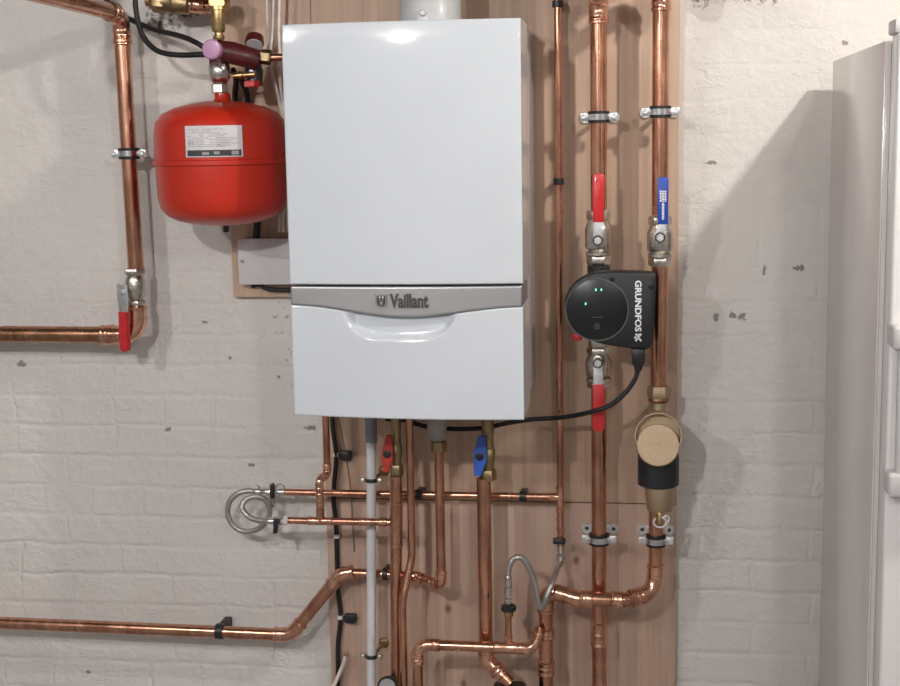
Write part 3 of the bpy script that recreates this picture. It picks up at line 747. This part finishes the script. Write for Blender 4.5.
for x, y in ((612, 279.4), (651, 286.8), (611.5, 341)):
    part(pu, 'case_screw', lathe(B(), [(-.001, .0052), (.0006, .0052), (.0008, .0035), (.0008, 0)], at(x, y, YP), (0, -1, 0), 20), M['display'])
part(pu, 'vent_slot', lathe(B(), [(0, .0062), (.0006, .0062), (.0006, .0045), (0, .0045)], at(570.2, 309, YP), (0, -1, 0), 20, True), M['grey_line'])
o = at(635, 280.5, YP - .0004); wz = o.z - at(635, 331.5, YP).z; hh = at(641.6, 281, YP).x - o.x
part(pu, 'lettering', text_bm(B(), 'GRUNDFOS', o, (0, 0, -1), (1, 0, 0), hh, wz, .0008, .03), M['print_white'])
bm = B(); c = at(638.4, 337.4, YP - .0004); q = hh * .62
for s in (-1, 1):
    d1 = V(s * .75, 0, 1).normalized(); sd1 = V(0, 1, 0).cross(d1)
    prism(bm, [c + d1 * q * 1.15 + sd1 * q * .22, c + d1 * q * 1.15 - sd1 * q * .22, c - d1 * q * 1.15 - sd1 * q * .22, c - d1 * q * 1.15 + sd1 * q * .22], (0, -.0008, 0))
box(bm, c + V(-q * .75, -.0004, -q * .05), (q * .5, .0008, q * .5), 0); box(bm, c + V(q * .1, -.0004, q * .75), (q * .5, .0008, q * .35), 0)
part(pu, 'badge', bm, M['print_white'])
part(pu, 'vent_screw', hexnut(B(), at(577, 337, -.112), (0, 0, 1), .010, .012), M['red_grip'], label='small red cap')
pg = part(pu, 'cable_plug', box(B(), at(638.5, 356, -.145), (.027, .026, .032), .004), M['black_plastic'])
part(pu, 'strain_relief', lathe(B(), [(0, .0065), (.02, .012), (.026, .012)], at(637.8, 371, -.145), (.05, 0, 1), 18), M['black_plastic'], pg)
single('cable', tube(B(), smooth([at(637.8, 370, -.145), at(635, 379, -.147), at(626, 392, -.150), at(612, 404, -.150), at(598, 410, -.150), at(575, 415.5, -.11), at(555, 418, -.085), at(530, 419.5, -.08), at(505, 423.5, -.075), at(484, 428, -.072), at(455, 429, -.070), at(430, 427, -.066), at(420, 425, -.065), at(404, 420, -.065), at(386, 419, -.06)], 10), .0048, 14), M['rubber'],
       'black power cable curving from the pump plug to under the white boiler', 'cable', at(600, 410, -.15))

# ------------------------------------------------------------------ dirt separator
ds = thing('dirt_separator', 'brass dirt separator with a round face and black magnet sleeve', 'separator', (XB2, YA, zpx(515)))
YS = -.150
zt1, zt0 = zpx(383), zpx(400)
part(ds, 'compression_nut', hexnut(B(), (XB, YA, (zpx(385.3) + zpx(397)) / 2), (0, 0, 1), RA * 1.5, zpx(385.3) - zpx(397), .25), M['brass_cast'])
part(ds, 'olive_ring', lathe(B(), [(-.004, RA * 1.25), (0, RA * 1.36), (.004, RA * 1.25)], (XB, YA, zpx(399)), (0, 0, 1), 26), M['copper_dark'])
part(ds, 'inlet_neck', lathe(B(), [(-.02, .0145), (.02, .0145)], (XB, YA, zpx(405)), (0, 0, 1), 26), M['brass_cast'])
cf = at(658.3, 436, YS); rc = (at(682.4, 436, YS).x - at(634.4, 436, YS).x) / 2
bm = lathe(B(), [(.085, rc * .80), (.075, rc * .97), (.004, rc * 1.0), (.0, rc * .985), (.0, rc * .93), (.004, rc * .915), (.020, rc * .90), (.020, 0)], cf, V(0, 1, -.10), 64)
part(ds, 'chamber', bm, M['brass_cast'])
ci = at(658, 445, YS - .003)
part(ds, 'face_boss', lathe(B(), [(-.020, rc * .90), (-.002, rc * .895), (0, rc * .87), (.0005, 0)], ci, (0, -1, .32), 56), M['brass_cast'])
bm = B(); o = at(653.2, 446, YS + .004)
part(ds, 'face_mark', text_bm(bm, 'VS', at(652.5, 446, YS - .0050), (1, 0, 0), V(0, .32, 1), .008, .016, .0012, .02), M['brass_cast'])
xs_ = at(658, 480, -.135).x; rs_ = (at(679.4, 470, -.15).x - at(637, 470, -.15).x) / 2
z1, z0 = at(658, 459, -.140).z, at(658, 490, -.140).z
part(ds, 'magnet_sleeve', lathe(B(), [(0, rs_ * .93), (.002, rs_), (z1 - z0 - .002, rs_), (z1 - z0, rs_ * .96)], (xs_ + .001, -.097, z0), (0, 0, 1), 48), M['black_plastic'], label='black magnet sleeve')
zn = at(658, 513, -.125).z; rn = (at(676, 490, -.12).x - at(645, 490, -.12).x) / 2
part(ds, 'lower_body', lathe(B(), [(0, rn * .80), (.004, rn * .85), (z0 - zn - .004, rn), (z0 - zn + .008, rn)], (xs_ + .004, -.100, zn), (0, 0, 1), 40), M['brass_cast'])
dz = at(659.5, 519, -.125)
dvv = part(ds, 'drain_valve', lathe(B(), [(-.014, .006), (-.012, .0085), (.010, .0085), (.014, .007)], dz, (0, 0, 1), 8), M['brass'])
rng = at(660, 522, -.138)
pts = [rng + V(math.cos(a) * .0125, -.002, math.sin(a) * .0105) for a in [PI * .75 + i * (1.62 * PI) / 20 for i in range(21)]]
pts += [at(667, 516, -.138), at(669, 519, -.137), at(667, 525, -.136), at(667, 530, -.135)]
part(ds, 'drain_key', tube(B(), smooth(pts, 3), .0020, 10), M['white_card'], dvv, label='white wire ring')

# ------------------------------------------------------------------ thin pipe between boiler and pump
YC = -.045
XC = at(559, 250, YC).x; RC = .0073
t = thing('copper_pipe', 'thin copper pipe running straight down between the boiler and the pump riser', 'pipe', (XC, YC, at(559, 540, YC).z))
run(t, [(XC, YC, at(559, 545, YC).z), (XC, YC, at(559, -14, YC).z)], RC, [])
for y in (409, 425, 487, 511, 520, 529): part(t, 'solder_ring', lathe(B(), [(-.0025, RC * 1.05), (-.001, RC * 1.3), (.001, RC * 1.3), (.0025, RC * 1.05)], (XC, YC, at(559, y, YC).z), (0, 0, 1), 20), M['fitting'])
part(t, 'coupling', lathe(B(), [(-.016, RC * 1.15), (.016, RC * 1.15)], (XC, YC, at(559, 417, YC).z), (0, 0, 1), 20), M['fitting'])
tee(t, (XC, YC, at(559, 497, YC).z), (0, 0, 1), (-1, 0, 0), RC, RC, .045)
for y, lb in ((181.5, 'small black clip on the thin copper pipe beside the white boiler'), (4, 'black clip at the very top of the thin copper pipe')):
    saddle((XC, YC, at(559, y, YC).z), RC, lb, 'black plastic pipe clips', wall=0)
# upper horizontal thin pipe
Yh = YC
zh = at(560, 497, Yh).z
t = thing('copper_pipe', 'thin level copper pipe running behind the white waste pipe below the boiler', 'pipe', (at(400, 493, Yh).x, Yh, zh))
run(t, [at(286, 492.2, Yh), V(XC - RC * 2.7, Yh, zh)], RC * 1.03, [])
zat = lambda x: at(286, 492.2, Yh).lerp(V(XC - RC * 2.7, Yh, zh), (at(x, 495, Yh).x - at(286, 492.2, Yh).x) / (XC - RC * 2.7 - at(286, 492.2, Yh).x))
for x, lb in ((419, 'black clip on the level thin pipe just right of the thin bent pipe'), (523, 'black clip on the level thin pipe right of the blue handle valve')):
    saddle(zat(x), RC * 1.03, lb, 'black plastic pipe clips', (1, 0, 0), .014)

# ------------------------------------------------------------------ pipes under the boiler
Yw = -.08
xw = at(371.4, 440, Yw).x; xw2 = at(371.8, 720, Yw).x; rw = .0103
wp = thing('waste_pipe', 'straight white plastic waste pipe coming down from under the boiler', 'pipe', (xw, Yw, .4))
part(wp, 'pipe_section', tube(B(), [(xw2, Yw, .4), (xw, Yw, at(371, 436, Yw).z)], rw, 24), M['white_pipe'])
part(wp, 'connector', lathe(B(), [(0, rw * 1.2), (.02, rw * 1.24), (.045, rw * 1.24), (.047, rw * 1.35), (.07, rw * 1.35), (.072, rw * 1.1), (1.107 - at(371, 442, Yw).z, rw * 1.1)], (xw, Yw, at(371, 442, Yw).z), (0, 0, 1), 24), M['grey_plastic'], label='grey push-fit connector')
def waste_clip(y, lb):
    zz_ = at(371, y, Yw).z; za__ = at(371, 436, Yw).z; p = V(xw + (xw2 - xw) * (za__ - zz_) / (za__ - .4), Yw, zz_); t = thing('pipe_clip', lb, 'clip', p, 'brass rings on the white pipe')
    part(t, 'ring', lathe(B(), [(-.004, rw + .0002), (-.004, rw + .002), (.004, rw + .002), (.004, rw + .0002)], p, (0, 0, 1), 24, True), M['badge_dark'])
    for s in (-1, 1):
        e = part(t, 'ear', box(B(), p + V(s * (rw + .007), 0, 0), (.012, .005, .009), .001), M['brass_dull'])
        part(t, 'screw', lathe(B(), [(0, .004), (.002, .004), (.003, .002), (.003, 0)], p + V(s * (rw + .008), -.0025, 0), (0, -1, 0), 12), M['zinc'], e)
    part(t, 'stud', tube(B(), [p + V(.004, rw + .001, 0), V(p.x + .012, -.001, p.z)], .004, 10), M['brass_dull'])
    part(t, 'base_plate', lathe(B(), [(0, .012), (.004, .010), (.006, .006)], (p.x + .012, -.0005, p.z), (0, -1, 0), 18), M['brass_dull'])
waste_clip(480, 'brass ring clip on the white pipe beside the red handle')
waste_clip(656, 'brass ring clip on the white pipe near the bottom edge')

def iso_valve(x, y0, y1, Y, hw, mat, label, hx, hy, hh, hwid):
    a = at(x, y1, Y); L = up(x, y1, Y, y0).z - a.z; q = (at(x + hw, y0, Y) - at(x, y0, Y)).x
    t = thing('isolating_valve', label, 'valve', a)
    part(t, 'valve_body', lathe(B(), [(0, q * .9), (.003, q), (L * .2, q), (L * .22, q * .8), (L * .38, q * .85), (L * .45, q), (L * .65, q), (L * .7, q * .8), (L * .85, q * .78), (L, q * .78)], a, (0, 0, 1), 20), M['brass_dull'])
    part(t, 'union_nut', hexnut(B(), a + V(0, 0, L * .12), (0, 0, 1), q * 1.15, L * .22), M['brass_dull'])
    part(t, 'tail', lathe(B(), [(0, q * .86), (1.107 - a.z - L, q * .86)], a + V(0, 0, L), (0, 0, 1), 20), M['brass_dull'])
    yh = Y - q - .012; c = at(hx, hy, yh); H = (at(hx, hy - hh, yh) - c).z; W = (at(hx + hwid, hy, yh) - c).x
    part(t, 'stem', tube(B(), [V(a.x - q * .3, Y, c.z), V(a.x - q * .5, Y - q, c.z), V(c.x, yh + .004, c.z)], .006, 14), M['brass_dull'])
    tl = (at(hx, hy - hh, yh).x - at(hx, hy + hh, yh).x) * 0 + W * .25
    poly = [V(c.x - W * .45 + tl, yh, c.z + H), V(c.x + W * .55 + tl, yh, c.z + H), V(c.x + W, yh, c.z + H * .25), V(c.x + W * .95, yh, c.z - H * .25), V(c.x + W * .35 - tl, yh, c.z - H), V(c.x - W * .65 - tl, yh, c.z - H), V(c.x - W * .98, yh, c.z - H * .2), V(c.x - W * .9, yh, c.z + H * .2)]
    h = part(t, 'handle', prism(B(), poly, (0, .012, 0), .0022, 3), M[mat], label=mat.split('_')[0] + ' butterfly handle')
    part(t, 'handle_screw', lathe(B(), [(0, .0085), (.002, .0085), (.003, .006), (.003, 0)], (c.x, yh, c.z), (0, -1, 0), 20), M['black_plastic'], h)
    return t
# flow pipe with the red handle
Y1 = -.112; x1 = at(396.6, 500, Y1).x; r1 = .0127
t = thing('copper_pipe', 'thick copper pipe below the red handle valve, running down to the bottom edge', 'pipe', (x1, Y1, .45))
x1b = at(396.2, 690, Y1).x
run(t, [(x1b, Y1, .45), (x1, Y1, at(397, 475.4, Y1).z)], r1, [])
pt1 = lambda y: V(x1b, Y1, .45).lerp(V(x1, Y1, at(397, 475.4, Y1).z), (at(397, y, Y1).z - .45) / (at(397, 475.4, Y1).z - .45))
for y in (503, 545): part(t, 'solder_ring', lathe(B(), [(-.003, r1 * 1.03), (-.0015, r1 * 1.14), (.0015, r1 * 1.14), (.003, r1 * 1.03)], pt1(y), pt1(470) - pt1(600), 24), M['fitting'])
part(t, 'coupling', tube(B(), [pt1(545), pt1(503)], r1 * 1.08, 24), M['copper'])
iso_valve(397, 430, 475, Y1, 5.8, 'red_handle', 'brass valve with a red butterfly handle under the boiler', 387.2, 454, 18.5, 5.7)
# thin bent pipe
Y2 = -.112; r2 = .0080
t = thing('copper_pipe', 'thin copper pipe bending left in front of the thick pipe under the boiler', 'pipe', at(404, 640, -.136))
xq = at(410.5, 480, Y2).x; xq2 = at(403.2, 640, -.137).x
run(t, [V(xq, Y2, 1.107), V(xq, Y2, at(410, 556, Y2).z), V(xq2, -.137, at(403, 602, -.137).z), V(xq2, -.137, .45)], r2, [-.10, -.10])
# return with pale nut, to the left wall
Y3 = -.10; x3 = at(440, 510, Y3).x; r3 = .0100
t = thing('copper_pipe', 'copper pipe from the pale plastic nut, turning left and sloping down along the white wall', 'pipe', at(330, 600, -.05))
z3 = at(436, 587, Y3).z; Yl = -.045
run(t, [V(x3, Y3, at(440, 450, Y3).z), V(x3, Y3, z3), at(417, 576.5, Yl), at(372, 573.5, Yl), at(349, 573, Yl)], r3, [.018, .016, -.05])
pj = at(349, 573, Yl); pk = at(340, 574.5, Yl); pm = at(291, 635, -.045); pn = at(-30, 621.5, -.045)
run(t, [pj, pk, pm, pn], .0136, [.030, .036])
coupling(t, at(346, 573, Yl), (1, -.02, 0), r3 * 1.1, .022)
t = thing('compression_fitting', 'pale plastic nut with brass ring under the middle of the boiler', 'fitting', V(x3, Y3, at(440, 452, Y3).z))
zz = at(440, 452, Y3).z
part(t, 'brass_nut', hexnut(B(), (x3, Y3, zz + .012), (0, 0, 1), .017, .022), M['brass_dull'])
part(t, 'plastic_nut', lathe(B(), [(.024, .012), (.026, .0165), (.034, .019), (.052, .0205), (.075, .0205), (1.107 - zz, .0195)], (x3 - .003, Y3, zz), (0, 0, 1), 12), M['pale_plastic'])
saddle(at(385.5, 574, Yl), r3, 'black clip round the pipe end behind the thick copper pipe', 'black plastic pipe clips', (1, 0, 0), .010)
saddle(at(220, 631.3, -.045), .0136, 'black clip on the low copper pipe crossing the white brick wall', 'black plastic pipe clips', (1, 0, 0), .016, WY)
# return pipe with the blue handle
Y4 = -.112; x4 = at(484.5, 540, Y4).x; r4 = .0148
t = thing('copper_pipe', 'thick copper pipe below the blue handle valve with an elbow at the bottom', 'pipe', (x4, Y4, at(485, 655, Y4).z))
run(t, [V(x4, Y4, at(484, 478, Y4).z), V(x4, Y4, at(487, 660, Y4).z), at(510, 684, -.125)], r4, [.030])
coupling(t, at(499, 671, -.12), at(509, 681, -.125) - at(489, 661, -.115), r4 * .95, .026)
iso_valve(488.5, 434, 480, Y4, 7.2, 'blue_handle', 'brass valve with a blue butterfly handle under the boiler', 479.8, 456.5, 20, 6.8)

# lower filling branch with its riser
Y5 = -.114; r5 = .0076
za = at(320, 521, Y5).z
t = thing('copper_pipe', 'thin copper branch crossing in front of the white pipe to the coiled hose', 'pipe', at(320, 521, Y5))
run(t, [at(288, 520.5, Y5), V(x1 - r1 * 1.0, Y5, at(380, 522, Y5).z)], r5, [])
xt = at(320.5, 521, Y5).x
tee(t, V(xt, Y5, za), (1, 0, 0), (0, 0, 1), r5, r5, .052)
coupling(t, at(366, 521.8, Y5), (1, 0, 0), r5, .030); coupling(t, at(383, 522, Y5), (1, 0, 0), r5 * 1.05, .018)
xu = at(326.6, 450, -.09).x
run(t, [V(xt, Y5, za + .012), V(xt, Y5, at(320, 480, Y5).z), V(xu, -.09, at(327, 474, -.09).z), V(xu, -.09, 1.107)], r5, [.011, .011])
coupling(t, V(xt, Y5, at(320, 500, Y5).z), (0, 0, 1), r5, .032)
coupling(t, V(xu, -.09, at(327, 467, -.09).z), (0, 0, 1), r5, .016)

# black cable down the plywood with tie mounts
single('cable', tube(B(), smooth([V(at(332, 412, -.014).x, -.014, 1.107), at(332.5, 425, -.012), at(336.2, 455, -.012), at(334, 485, -.010), at(333.5, 500, -.010), at(336, 525, -.010), at(337, 560, -.010), at(338, 590, -.010), at(340.5, 617, -.010), at(338, 645, -.010), at(338, 680, -.010), at(338, 715, -.010)]), .0050, 14), M['rubber'],
       'black cable running down the left edge of the plywood below the boiler', 'cable', at(336, 520, -.01))
single('wire', tube(B(), smooth([at(336, 410, -.003), at(341, 432, -.003), at(347, 465, -.003), at(350.5, 490, -.003), at(352, 515, -.003), at(354, 552, -.003)]), .0016, 8), M['wood_edge'], 'thin brown wire on the plywood between the black cable and the white pipe', 'wire')
def tie(x, y, xm, lb, g='cable tie mounts'):
    c = at(x, y, -.010); t = thing('cable_tie', lb, 'cable tie', c, g)
    part(t, 'band', lathe(B(), [(-.004, .0053), (-.004, .0068), (.004, .0068), (.004, .0053)], c, (0, 0, 1), 18, True), M['tie_white'], label='white tie band')
    if xm:
        e = at(xm, y, -.004); part(t, 'mount', box(B(), V(e.x, -.008, e.z - .001), (.026, .016, .021), .004), M['black_plastic'])
        part(t, 'head', box(B(), V((c.x + e.x) / 2 - .003, -.012, c.z), (.014, .005, .006), .001), M['black_plastic'])
tie(336.3, 454.5, 346, 'white tie and black mount on the cable just under the boiler corner')
tie(340.4, 617, 351, 'white tie and black mount on the cable near the bottom of the plywood')
tie(336.6, 536, None, 'white tie band on the cable below the two thin copper pipes')
# bare copper tail at the bottom
bm = tube(B(), smooth([at(346.2, 654, -.030), at(344, 662, -.028), at(340, 672, -.026), at(334, 686, -.024), at(326, 705, -.024)]), .0042, 14)
t = thing('pipe_tail', 'thin pale capped pipe tail sticking up at the bottom left of the plywood', 'pipe', at(340, 672, -.026))
part(t, 'tail', bm, M['wire_white'])
part(t, 'cap', lathe(B(), [(-.004, .0046), (.003, .0054), (.006, .004), (.007, 0)], at(346.2, 654, -.030), (.3, 0, 1), 16), M['fitting'])

# bottom cross pipe with riser stub
Y6 = -.152; r6 = .0108
x6 = at(418, 680, Y6).x; z6 = at(450, 645.5, Y6).z
t = thing('copper_pipe', 'shiny level copper pipe near the bottom edge, with elbows at both ends', 'pipe', V(x6, Y6, z6))
run(t, [V(x6, Y6, .45), V(x6, Y6, z6), V(at(533, 645, Y6).x, Y6, z6 - .001), V(XV - .012, -.122, at(540, 628, -.115).z)], r6, [.026, .022])
coupling(t, V(x6, Y6, at(418, 657, Y6).z), (0, 0, 1), r6, .020)
coupling(t, V(at(436, 645, Y6).x, Y6, z6), (1, 0, 0), r6, .018)
xs5 = at(508.5, 630, Y6).x
tee(t, V(xs5, Y6, z6 - .0005), (1, 0, 0), (0, 0, 1), r6, .0068, .062)
part(t, 'riser_stub', tube(B(), [V(xs5, Y6, z6 + .02), V(xs5, Y6, at(508, 611, Y6).z)], .0068, 20), M['copper'])

# ------------------------------------------------------------------ filling loops
def hose(root, pts, r): part(root, 'braided_hose', tube(B(), smooth(pts, 8), r, 18), M['braid'])
lp = thing('filling_hose', 'short braided steel hose arching between the thin riser stub and the thin pipe', 'hose', at(530, 590, -.14))
hs = lambda y: up(508.5, 600, Y6, y)
hose(lp, [hs(581), hs(574), at(509.5, 566, Y6), at(513, 559.5, Y6), at(519, 557.3, -.152), at(525, 561, -.150), at(531, 572, -.148), at(535.5, 587, -.146), at(538.5, 601, -.144), at(541, 607.5, -.142), at(543.5, 606, -.144), at(547, 596, -.148), at(552.5, 582, -.135), at(557.5, 568.5, -.085), V(XC, YC, at(559, 562, YC).z), V(XC, YC, at(559, 559, YC).z)], .0060)
zl_ = hs(600).z
part(lp, 'ferrule', lathe(B(), [(0, .0062), (.004, .0075), (.022, .0072), (.024, .006)], hs(587), (0, 0, 1), 18), M['chrome'])
hv = part(lp, 'hose_valve', lathe(B(), [(0, .006), (.004, .0088), (.016, .0088), (.018, .0066), (.024, .0066), (.026, .0090), (.040, .0085)], hs(606), (0, 0, 1), 8), M['chrome'])
part(lp, 'valve_wheel', lathe(B(), [(-.0055, .014), (-.004, .0158), (.004, .0158), (.0055, .014)], hs(608), (0, 0, 1), 24), M['black_plastic'], hv, label='black round wheel')
part(lp, 'valve_nut', hexnut(B(), hs(613.5), (0, 0, 1), .010, .012), M['brass'], hv)
ht = part(lp, 'tap_body', lathe(B(), [(0, .006), (.003, .0095), (.014, .0095), (.016, .007), (.026, .0085), (.034, .0085)], V(XC, YC, at(559, 561, YC).z), (0, 0, 1), 10), M['chrome'])
part(lp, 'tap_lever', box(B(), V(XC - .002, YC - .014, at(558, 541, YC - .014).z), (.026, .016, .012), .003), M['black_plastic'], ht, label='black tap lever')

ll = thing('filling_hose', 'coiled braided steel hose looped against the white brick wall', 'hose', at(250, 512, -.06))
hp = [(262, 492), (255, 491.3), (247, 491), (238, 493.5), (231, 499.5), (227.8, 508), (228.5, 517), (233.5, 525.5), (241, 530.5), (250, 531.5), (259, 528.5), (266, 522), (269.6, 513.5), (269, 506), (264.5, 499.5), (258, 496.6), (250.5, 497.2), (244.5, 501), (242, 507), (244.5, 512.5), (250, 517.5), (257, 520), (264, 521), (270, 521)]
n_ = len(hp)
hose(ll, [at(x, y, -.045 - .07 * max(0, (i - 8) / (n_ - 9)) if i > 8 else -.045) for i, (x, y) in enumerate(hp)], .0060)
ax = (1, 0, 0)
tb = part(ll, 'upper_tap', lathe(B(), [(0, .006), (.004, .0075), (.018, .0075), (.02, .0062), (.026, .0085), (.042, .0085), (.046, .0062), (.056, .0062), (.058, .009), (.070, .009), (.072, .0068)], at(253, 491.6, -.045), ax, 14), M['chrome'])
part(ll, 'tap_lever', box(B(), at(272.5, 491, -.058), (.009, .018, .032), .003), M['black_plastic'], tb, label='black tap lever')
part(ll, 'drain_spout', lathe(B(), [(0, .0045), (.010, .0045), (.011, .006), (.018, .006), (.019, .004), (.024, .004)], at(272.5, 496, -.052), (0, 0, -1), 14), M['nickel'], tb)
part(ll, 'cap_strap', tube(B(), smooth([at(276, 489, -.05), at(277, 485.5, -.05), at(280, 484, -.05), at(283.5, 486, -.05), at(285, 489, -.05)]), .0016, 8), M['grey_plastic'], tb)
part(ll, 'vent_nipple', lathe(B(), [(0, .004), (.009, .004), (.011, .0025), (.012, 0)], at(258, 490, -.045), (0, 0, 1), 12), M['nickel'], tb)
tb = part(ll, 'lower_tap', lathe(B(), [(0, .006), (.004, .0072), (.014, .0072), (.016, .009), (.034, .009), (.036, .0068), (.044, .0068)], at(266, 521, -.114), ax, 14), M['chrome'])
part(ll, 'lower_tap_lever', prism(B(), [at(274, 518.5, -.125), at(279.5, 518.5, -.125), at(277.5, 533, -.125), at(273.6, 533, -.125)], (0, -.006, 0), .001), M['black_plastic'], tb, label='black lever pointing down')
part(ll, 'white_nut', hexnut(B(), at(286, 520.5, -.114), ax, .0088, .011), M['tie_white'], tb)

# bottom edge pieces
gg = thing('pressure_gauge', 'round dark rimmed gauge peeking over the bottom edge beside the white pipe', 'gauge', at(387, 688, -.14))
part(gg, 'case', lathe(B(), [(.030, .012), (.028, .019), (.004, .0215), (0, .0205), (.002, .0170), (.003, .0170)], at(387, 687, -.15), (0, 1, -.2), 36), M['black_plastic'])
part(gg, 'dial', lathe(B(), [(0, .0172), (.001, .0172)], at(387, 687, -.15) + V(0, .0035, 0), (0, -1, .2), 36), M['print_grey'])
part(gg, 'stem', tube(B(), [at(387, 687, -.15) + V(0, .03, -.006), V(at(387, 687, -.15).x, -.001, at(387, 687, -.1).z - .006)], .006, 14), M['brass_dull'])
bk = thing('pump_head', 'black pump head just showing at the bottom edge under the copper elbow', 'pump', V(at(507, 690, -.15).x, -.12, at(507, 681, -.085).z - .06))
part(bk, 'motor_case', box(B(), V(at(507, 690, -.15).x, -.118, at(507, 681, -.085).z - .030), (.068, .085, .060), .010, None, 4), M['pump_black'])
part(bk, 'cover', box(B(), V(at(507, 690, -.15).x, -.168, at(507, 681, -.085).z - .034), (.060, .018, .050), .004), M['display'])

# ------------------------------------------------------------------ left wall pipes
YL = -.062; xl = at(129.2, 153, YL).x; rl = .0172
t = thing('copper_pipe', 'copper pipe dropping down the left side of the brick wall from a top elbow', 'pipe', V(xl, YL, at(133, 268, YL).z))
zt_ = at(118, 14, YL).z
run(t, [V(xl + .002, YL, at(133, 272, YL).z), V(xl - .004, YL, zt_), V(xl - .008, -.62, zt_ + .004), V(xl - .008, -.62, ZC - .001)], rl * .97, [.034, .034])
coupling(t, V(xl - .003, YL, at(121, 38, YL).z), (0, 0, 1), rl * .97, .030)
pipe_clip = ring_clip(V(xl, YL, at(129, 153.5, YL).z), rl, 'steel ring clip on the left pipe beside the red vessel', 'steel ring clips', plate=False)
t = thing('copper_pipe', 'brown copper pipe running level along the left wall to the elbow under the red lever', 'pipe', at(60, 334, YL))
zl_ = at(100, 335, YL).z
xe = at(137, 310, YL).x
run(t, [V(xe, YL, at(137, 307, YL).z), V(xe, YL, zl_), V(-1.6, YL, zl_ + .006)], .0178, [.036], M['copper_dark'])
coupling(t, V(at(108, 335, YL).x, YL, zl_), (1, 0, 0), .0178, .03)
lv = thing('ball_valve', 'red lever ball valve on the left wall pipe, lever hanging down', 'valve', at(136, 305, YL))
xv = at(135.5, 290, YL).x
a = V(xv, YL, at(135, 306, YL).z); L = at(135, 268, YL).z - a.z
part(lv, 'valve_body', lathe(B(), [(L * .16, .015), (L * .2, .0165), (L * .3, .020), (L * .42, .0215), (L * .66, .0215), (L * .76, .019), (L * .82, .0165)], a, (0, 0, 1), 26), M['nickel'])
part(lv, 'union_nut', hexnut(B(), a + V(0, 0, L * .91), (0, 0, 1), .0225, L * .18, .2), M['nickel'])
part(lv, 'union_nut', hexnut(B(), a + V(0, 0, L * .08), (0, 0, 1), .0205, L * .16, .2), M['nickel'])
hv_ = at(123.5, 291, YL - .03)
part(lv, 'stem', tube(B(), [V(xv - .004, YL - .008, hv_.z), hv_ + V(.006, .004, 0)], .0085, 16), M['nickel'])
dax = (hv_ - V(xv, YL, hv_.z)).normalized(); pv = V(0, 0, 1).cross(dax).normalized()
h0 = hv_ + dax * .002; zb_ = at(121, 312, YL - .035).z; ze_ = at(121, 352, YL - .035).z
bm = prism(B(), [h0 + pv * .015 + V(0, 0, .014), h0 - pv * .015 + V(0, 0, .014), h0 - pv * .016 + V(0, 0, -.010), V(h0.x, h0.y, zb_ - .01) - pv * .009, V(h0.x, h0.y, zb_ - .01) + pv * .009, h0 + pv * .016 + V(0, 0, -.010)], dax * .003, .0006)
lev = part(lv, 'lever', bm, M['zinc'])
part(lv, 'lever_nut', hexnut(B(), h0 + dax * .006, dax, .008, .007), M['zinc'], lev)
poly = [V(h0.x, h0.y, zb_) + pv * .0105, V(h0.x, h0.y, zb_) - pv * .0105]
for k in range(7):
    an = PI * k / 6; poly.append(V(h0.x, h0.y, ze_ + .010 - .010 * math.sin(an)) - pv * .012 * math.cos(an))
part(lv, 'grip', prism(B(), [p - dax * .005 for p in poly], dax * .012, .002), M['red_grip'], lev, label='red lever sleeve')

# ------------------------------------------------------------------ fridge
fx0, fx1 = 1.0145, 1.615
fz = 1.745
fr_ = thing('fridge', 'tall white fridge standing at the right edge of the picture', 'fridge', ((fx0 + fx1) / 2, -.35, 0))
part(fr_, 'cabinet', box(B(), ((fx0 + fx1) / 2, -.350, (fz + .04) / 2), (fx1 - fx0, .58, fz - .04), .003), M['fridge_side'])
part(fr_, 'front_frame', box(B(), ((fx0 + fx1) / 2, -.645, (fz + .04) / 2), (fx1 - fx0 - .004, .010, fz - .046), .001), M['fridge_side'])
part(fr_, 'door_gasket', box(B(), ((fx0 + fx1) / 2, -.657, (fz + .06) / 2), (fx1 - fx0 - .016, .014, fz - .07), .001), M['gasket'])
zd = at(890, 640, -.7).z
part(fr_, 'door', box(B(), ((fx0 + fx1) / 2, -.692, (fz + .008 + .06) / 2), (fx1 - fx0 - .012, .056, fz + .008 - .06), .006, None, 3), M['fridge_white'])
part(fr_, 'hinge_cap', box(B(), (fx0 + .030, -.688, fz + .016), (.058, .060, .022), .004), M['handle_white'])
for x in (fx0 + .05, fx1 - .05):
    for y in (-.09, -.60): part(fr_, 'foot', lathe(B(), [(0, .02), (.035, .02), (.041, .012)], (x, y, 0), (0, 0, 1), 20), M['black_plastic'])
yh = -.742
za_, zb_, zc_, zd_ = at(890, 325, yh).z, at(890, 350, yh).z, at(890, 472, yh).z, at(890, 497, yh).z
hd = part(fr_, 'handle', box(B(), (fx0 + .026, yh, (zb_ + zc_) / 2), (.022, .016, zb_ - zc_ + .02), .005, None, 3), M['handle_white'])
for z1_, z0_ in ((za_, zb_), (zc_, zd_)):
    part(fr_, 'handle_bracket', box(B(), (fx0 + .048, -.722, (z1_ + z0_) / 2), (.085, .062, z1_ - z0_), .007, None, 3), M['handle_white'], hd)
